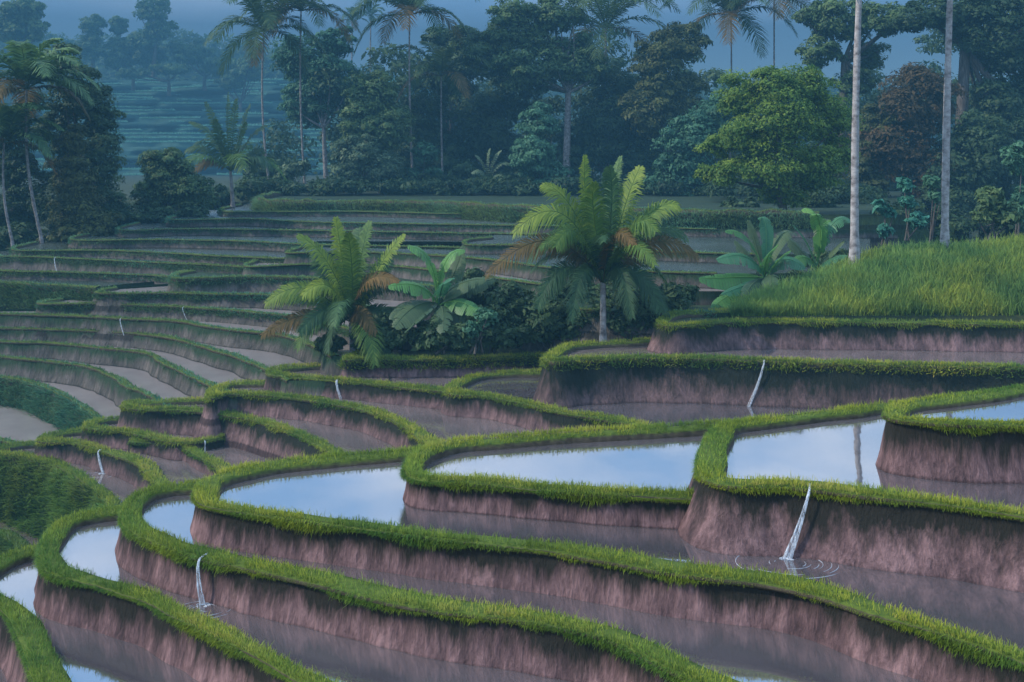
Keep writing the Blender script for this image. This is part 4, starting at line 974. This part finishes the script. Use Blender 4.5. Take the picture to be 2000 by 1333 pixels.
waterfall('longest waterfall, sliding down the pink front wall on the right into rings of ripples', 'P1', (1585, 952), (1535, 1078), 5, 20, 7, .55, 10, 'P3')
waterfall('waterfall near the rounded nose at lower left, landing in ripples', 'P4', (404, 1090), (398, 1164), 5, 16, 8, .36, 8, 'P5')
waterfall('forked waterfall with spreading ripples beside the dark grassy mound', 'Q5', (206, 880), (200, 926), 5, 12, 6, .75, 5, 'Q6')
waterfall('short curved waterfall on the small terrace below the dark bushes', 'Q1', (670, 744), (664, 780), 6, 9, 0, .5, 3)
waterfall('thin slanting waterfall down the tall dark wall right of centre', 'R0', (1491, 706), (1466, 808), 5, 12, 0, .5, 4)
waterfall('tiny waterfall dropping from the curl of teal grass', 'Q4', (396, 862), (397, 880), 4, 8, 0, .3, 3)
waterfall('thin far waterfall left of the short palm, the nearer of a close pair', 'Le', (246, 623), (243, 645), 2.2, 3, 0, .3, 3)
waterfall('thin far waterfall left of the short palm, the upper of a close pair', 'Lf', (362, 601), (361, 623), 2.2, 3, 0, .3, 3)
waterfall('faint waterfall on the long dark paddy wall at far left', 'Lk', (111, 505), (110, 528), 2.2, 3, 0, .3, 3)
# ------------------------------------------------------------------ far terraced hillside, hills, forest beyond
def far_hillside():
    nx = 90; steps = 27
    xs = np.linspace(-112, -18, nx)
    V = []; base = []
    z0, dz = ZC - 6.0, .92
    acc = Acc(); prev = None
    for k in range(steps):
        y = 196 + k * 2.5 + 5.5 * noise1(xs / 17.0, 2 + k * .08) + 1.8 * noise1(xs / 5.0, 5 + k * .22) + 14 * np.clip((xs + 30) / 12, 0, 1) ** 2
        z = z0 + k * dz
        V.append(np.column_stack([xs, y, np.full(nx, z)])); V.append(np.column_stack([xs, y + .35, np.full(nx, z + dz)]))
        P = np.column_stack([xs, y + .2, np.full(nx, z + dz + .05)])
        n = 4200; u = rng.uniform(0, nx - 1.01, n); i = u.astype(int); f = (u - i)[:, None]
        keep = noise1(u / 6, k * 1.7) > -.35
        q = P[i] * (1 - f) + P[i + 1] * f + np.column_stack([np.zeros(n), rng.uniform(0, .5, n), np.zeros(n)])
        q = q[keep]
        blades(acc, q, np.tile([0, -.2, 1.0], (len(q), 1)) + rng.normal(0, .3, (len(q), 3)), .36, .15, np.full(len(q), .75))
    K = np.array([1.5, 1.5, 1.5]); O = np.array([0, 0, ZC])
    V = (np.concatenate(V) - O) * K + O; acc.V = [(v - O) * K + O for v in acc.V]; rows = steps * 2
    i, j = np.meshgrid(np.arange(nx - 1), np.arange(rows - 1)); k = (j * nx + i).ravel()
    o = mesh('terraced_hillside', V, np.stack([k, k + 1, k + nx + 1, k + nx], 1), M['hillside'])
    tag(o, kind='structure')
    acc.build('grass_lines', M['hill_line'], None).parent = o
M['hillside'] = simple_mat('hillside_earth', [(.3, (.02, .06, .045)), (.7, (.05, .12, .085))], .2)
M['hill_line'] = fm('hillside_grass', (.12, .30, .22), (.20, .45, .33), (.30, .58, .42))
far_hillside()


def hills():
    nx, ny = 120, 30
    xs = np.linspace(-185, 185, nx); ys = np.linspace(150, 335, ny)
    X, Y = np.meshgrid(xs, ys)
    px = 1000 + X / 300 * F
    top = np.interp(px, [-400, 0, 150, 350, 550, 700, 1000, 1500, 2400], [55, 60, 95, 80, 110, 150, 175, 190, 150])   # crest rows
    crest = ZC + (HOR - top) / F * 300
    t = np.clip((Y - 255) / 50, 0, 1); t = t * t * (3 - 2 * t)
    Z = (ZC - 6) * (1 - t) + crest * t + 1.2 * noise2(X / 14, Y / 14)
    K = 1.5; O = np.array([0, 0, ZC])
    V = (np.stack([X, Y, Z], -1).reshape(-1, 3) - O) * K + O
    i, j = np.meshgrid(np.arange(nx - 1), np.arange(ny - 1)); k = (j * nx + i).ravel()
    tag(mesh('hills', V, np.stack([k, k + 1, k + nx + 1, k + nx], 1), M['hill_green'], None, None, True), kind='structure')
    # wooded crest
    acc = Acc(); n = 42000
    a = rng.uniform(-150, 150, n); b = rng.beta(2, 1.2, n)
    ppx = 1000 + a / 300 * F
    yy = 262 + b * 45
    tt = np.clip((yy - 255) / 50, 0, 1); tt = tt * tt * (3 - 2 * tt)
    cz = ZC + (HOR - np.interp(ppx, [-400, 0, 150, 350, 550, 700, 1000, 1500, 2400], [55, 60, 95, 80, 110, 150, 175, 190, 150])) / F * 300
    zz = (ZC - 6) * (1 - tt) + cz * tt
    lump = np.clip(2.4 + 2.6 * noise2(a / 5, yy / 5) + 1.2 * noise2(a / 2, yy / 2), 0, 7)
    P = np.column_stack([a, yy, zz + lump * rng.uniform(.3, 1.05, n)])
    leaf_cards(acc, P, np.tile([0, -.5, 1.0], (n, 1)) + rng.normal(0, .5, (n, 3)), 1.25, .45 + .2 * noise2(a / 6, yy / 6) + rng.normal(0, .1, n))
    acc.V = [(v - O) * K + O for v in acc.V]
    tag(acc.build('far_forest', M['leaf_mid']), kind='stuff')
M['hill_green'] = simple_mat('hill_green', [(.3, (.02, .045, .03)), (.7, (.04, .07, .045))], .15)
hills()

# dense wood filling the space behind the forest edge, and the undergrowth at its foot
def forest_mass():
    acc = Acc(); nb = 560
    px = rng.uniform(470, 2300, nb); d = rng.uniform(126, 156, nb)
    top = np.interp(px, [460, 520, 560, 590, 640, 700, 760, 850, 950, 1050, 1150, 1230, 1300, 1350, 1450, 1550, 1620, 1680, 1750, 1800, 1900, 2250], [330, 270, 210, 130, 110, 120, 90, 55, 50, 20, 45, 80, 75, 95, 140, 165, 200, 110, 150, 50, 10, 0])
    top = top + 26 * noise1(px / 38, 4) + 14 * noise1(px / 14, 8)
    f = rng.beta(.9, 1.0, nb); py = top + 30 + (420 - top) * f
    for a, b, c, ff in zip(px, py, d, f):
        ct = atd(a, b, c); R = rng.uniform(1.3, 2.9) * (.8 + .5 * ff); m = int(95 * R)
        v = rng.normal(0, 1, (m, 3)); v /= np.linalg.norm(v, axis=1, keepdims=True); v[:, 2] = np.where(v[:, 2] < -.3, -v[:, 2], v[:, 2])
        P = ct + v * R * (rng.uniform(.4, 1.15, (m, 1)) ** .7) * np.array([1.2, 1.2, .9])
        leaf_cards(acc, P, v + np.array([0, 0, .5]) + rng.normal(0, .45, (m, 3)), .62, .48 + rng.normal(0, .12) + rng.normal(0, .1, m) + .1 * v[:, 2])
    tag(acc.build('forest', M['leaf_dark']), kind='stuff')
    acc = Acc()
    for k in range(300):
        a = rng.uniform(480, 1720); c = rng.uniform(102.5, 109)
        if a > 1400: c = rng.uniform(86, 104)
        ct = atd(a, HOR + F * 4.3 / c, c) + np.array([0, 0, rng.uniform(0, 1.1)]); R = rng.uniform(.5, 1.25); m = int(170 * R)
        v = rng.normal(0, 1, (m, 3)); v /= np.linalg.norm(v, axis=1, keepdims=True); v[:, 2] = np.abs(v[:, 2])
        P = ct + v * R * (rng.uniform(.4, 1.15, (m, 1)) ** .7) * np.array([1.3, 1.1, .9])
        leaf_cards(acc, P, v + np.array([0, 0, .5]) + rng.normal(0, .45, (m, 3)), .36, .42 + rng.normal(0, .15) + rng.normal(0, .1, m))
    tag(acc.build('undergrowth', M['leaf_dark']), kind='stuff')
forest_mass()

FT = 'hazy far trees on the valley side'
for k, (lb, ba, fo, el, d) in enumerate([
    ('hazy blue far tree with twin rounded heads, the left head', (182, 140), (182, 100), [(182, 52, 24, 28), (175, 95, 30, 30)], 238),
    ('hazy blue far tree with twin rounded heads, the right head', (232, 140), (232, 100), [(232, 52, 20, 22), (240, 95, 30, 28)], 240),
    ('tall hazy far tree cut by the top edge at upper left', (300, 150), (305, 80), [(300, 20, 44, 28), (315, 60, 40, 26), (280, 80, 30, 28)], 236),
    ('hazy broad tree in the upper left corner', (40, 200), (45, 110), [(45, 20, 48, 30), (20, 60, 40, 34), (70, 60, 30, 26)], 180),
    ('hazy low tree clump at the top of the blue hillside, left', (260, 175), (260, 150), [(235, 118, 40, 22), (290, 110, 44, 26)], 240),
    ('hazy low tree clump at the top of the blue hillside, right', (400, 175), (400, 150), [(370, 105, 50, 30), (430, 130, 50, 24)], 240),
    ('hazy pale bush clump on the upper blue hillside', (330, 185), (330, 160), [(330, 135, 50, 14), (260, 145, 40, 12)], 232),
    ('hazy tree behind the curved coconut palm', (470, 250), (470, 200), [(480, 140, 40, 30), (450, 160, 30, 24)], 236)]):
    tree(lb, ba, fo, el, d * 1.5, 'leaf_mid', 2600, 1.1, .5, .6, 22, .32, group=FT, sd=70 + k, bark='bark')
# ------------------------------------------------------------------ base terrain sheet
def terrain():
    ys = np.concatenate([np.linspace(-6, 110, 100), np.linspace(112, 510, 60)])
    xs = np.linspace(-290, 290, 220)
    X, Y = np.meshgrid(xs, ys)
    H = np.interp(Y, [-6, 4, 15, 20, 34, 40, 55, 58, 62, 66, 73, 84, 99, 104, 150, 200, 510], [9, 9, 8.6, 9.2, 13.7, 17.0, 17.0, 14.5, 10, 8.3, 7.5, 6.6, 5.6, 4.5, 4.2, 5, 9.5])
    right = np.clip((X / np.maximum(Y, 1) - .22) / .08, 0, 1)
    Hr = np.interp(Y, [-6, 34, 46, 60, 104, 150, 510], [9, 13, 13, 10, 9, 6, 9.5])
    H = H * (1 - right) + np.maximum(Hr, H * .0) * right
    H = H + .12 * noise2(X / 2.3, Y / 2.3) + .2 * noise2(X / 7, Y / 7)
    V = np.stack([X, Y, ZC - H], -1).reshape(-1, 3)
    nx, ny = len(xs), len(ys)
    i, j = np.meshgrid(np.arange(nx - 1), np.arange(ny - 1)); k = (j * nx + i).ravel()
    o = mesh('ground', V, np.stack([k, k + 1, k + nx + 1, k + nx], 1), M['soil'], None, None, True)
    tag(o, kind='structure')
terrain()

# ------------------------------------------------------------------ world, sun, haze, camera
SUN = Vector((-.78, -.14, .62)).normalized()
w = bpy.data.worlds.new('World'); SC.world = w; w.use_nodes = True
N = w.node_tree.nodes; L = w.node_tree.links; N.clear()
sky = N.new('ShaderNodeTexSky'); sky.sky_type = 'NISHITA'; sky.sun_disc = False
sky.sun_elevation = math.asin(SUN.z); sky.sun_rotation = math.atan2(SUN.x, SUN.y)
sky.altitude = 2200; sky.air_density = .9; sky.dust_density = 0; sky.ozone_density = 5.0
tc = N.new('ShaderNodeTexCoord')
cf = noise_node(N, L, tc.outputs['Generated'], 2.3, 6, .55, (1, 1, 3.2))
cfac = ramp(N, [(.47, (0, 0, 0)), (.72, (1, 1, 1))], cf, L)
sx = N.new('ShaderNodeSeparateXYZ'); L.new(tc.outputs['Generated'], sx.inputs[0])
lift = N.new('ShaderNodeMapRange'); lift.inputs['From Min'].default_value = .12; lift.inputs['From Max'].default_value = .24; L.new(sx.outputs['Z'], lift.inputs['Value'])
veil = mixc(N, L, math_node(N, L, 'MULTIPLY', lift.outputs[0], .6), sky.outputs[0], (9, 17, 29))
cloud = mixc(N, L, math_node(N, L, 'MULTIPLY', math_node(N, L, 'MULTIPLY', cfac, .8), lift.outputs[0]), veil, (25, 25, 26))
bg = N.new('ShaderNodeBackground'); bg.inputs['Strength'].default_value = .11
L.new(cloud, bg.inputs['Color'])
wo = N.new('ShaderNodeOutputWorld'); L.new(bg.outputs[0], wo.inputs['Surface'])

sl = bpy.data.lights.new('sun', 'SUN'); sl.energy = 4.9; sl.angle = math.radians(.5); sl.color = (1, .93, .82)
so = bpy.data.objects.new('sun', sl); COL.objects.link(so)
so.rotation_euler = SUN.to_track_quat('Z', 'Y').to_euler(); so.location = (-40, 0, 60)

def haze():
    x0, x1, y0, y1, z0, z1 = -300, 300, -12, 520, -6, 78
    V = [(x, y, z) for x in (x0, x1) for y in (y0, y1) for z in (z0, z1)]
    Q = [(0, 1, 3, 2), (4, 6, 7, 5), (0, 4, 5, 1), (2, 3, 7, 6), (0, 2, 6, 4), (1, 5, 7, 3)]
    m, n, N, L = nt('haze')
    p = N.new('ShaderNodeVolumePrincipled'); p.inputs['Color'].default_value = (.085, .215, .30, 1)
    p.inputs['Density'].default_value = .0024; p.inputs['Anisotropy'].default_value = 0
    o = N.new('ShaderNodeOutputMaterial'); L.new(p.outputs[0], o.inputs['Volume'])
    tag(mesh('haze', V, np.array(Q), m), kind='stuff')
haze()

cam = bpy.data.cameras.new('camera'); co = bpy.data.objects.new('camera', cam); COL.objects.link(co)
co.location = (0, 0, ZC); co.rotation_euler = (math.pi / 2, 0, 0)
cam.sensor_width = 36; cam.lens = 36 * F / 2000; cam.shift_y = -(666.5 - HOR) / 2000
cam.clip_start = .1; cam.clip_end = 3000
SC.camera = co
SC.view_settings.view_transform = 'Standard'; SC.view_settings.look = 'None'
SC.view_settings.exposure = -.12; SC.view_settings.gamma = 1; SC.view_settings.use_curve_mapping = False
SC.render.engine = 'CYCLES'
SC.cycles.use_denoising = True
SC.cycles.max_bounces = 6; SC.cycles.volume_bounces = 1; SC.cycles.diffuse_bounces = 3; SC.cycles.glossy_bounces = 3; SC.cycles.transmission_bounces = 3
SC.cycles.caustics_reflective = False; SC.cycles.caustics_refractive = False
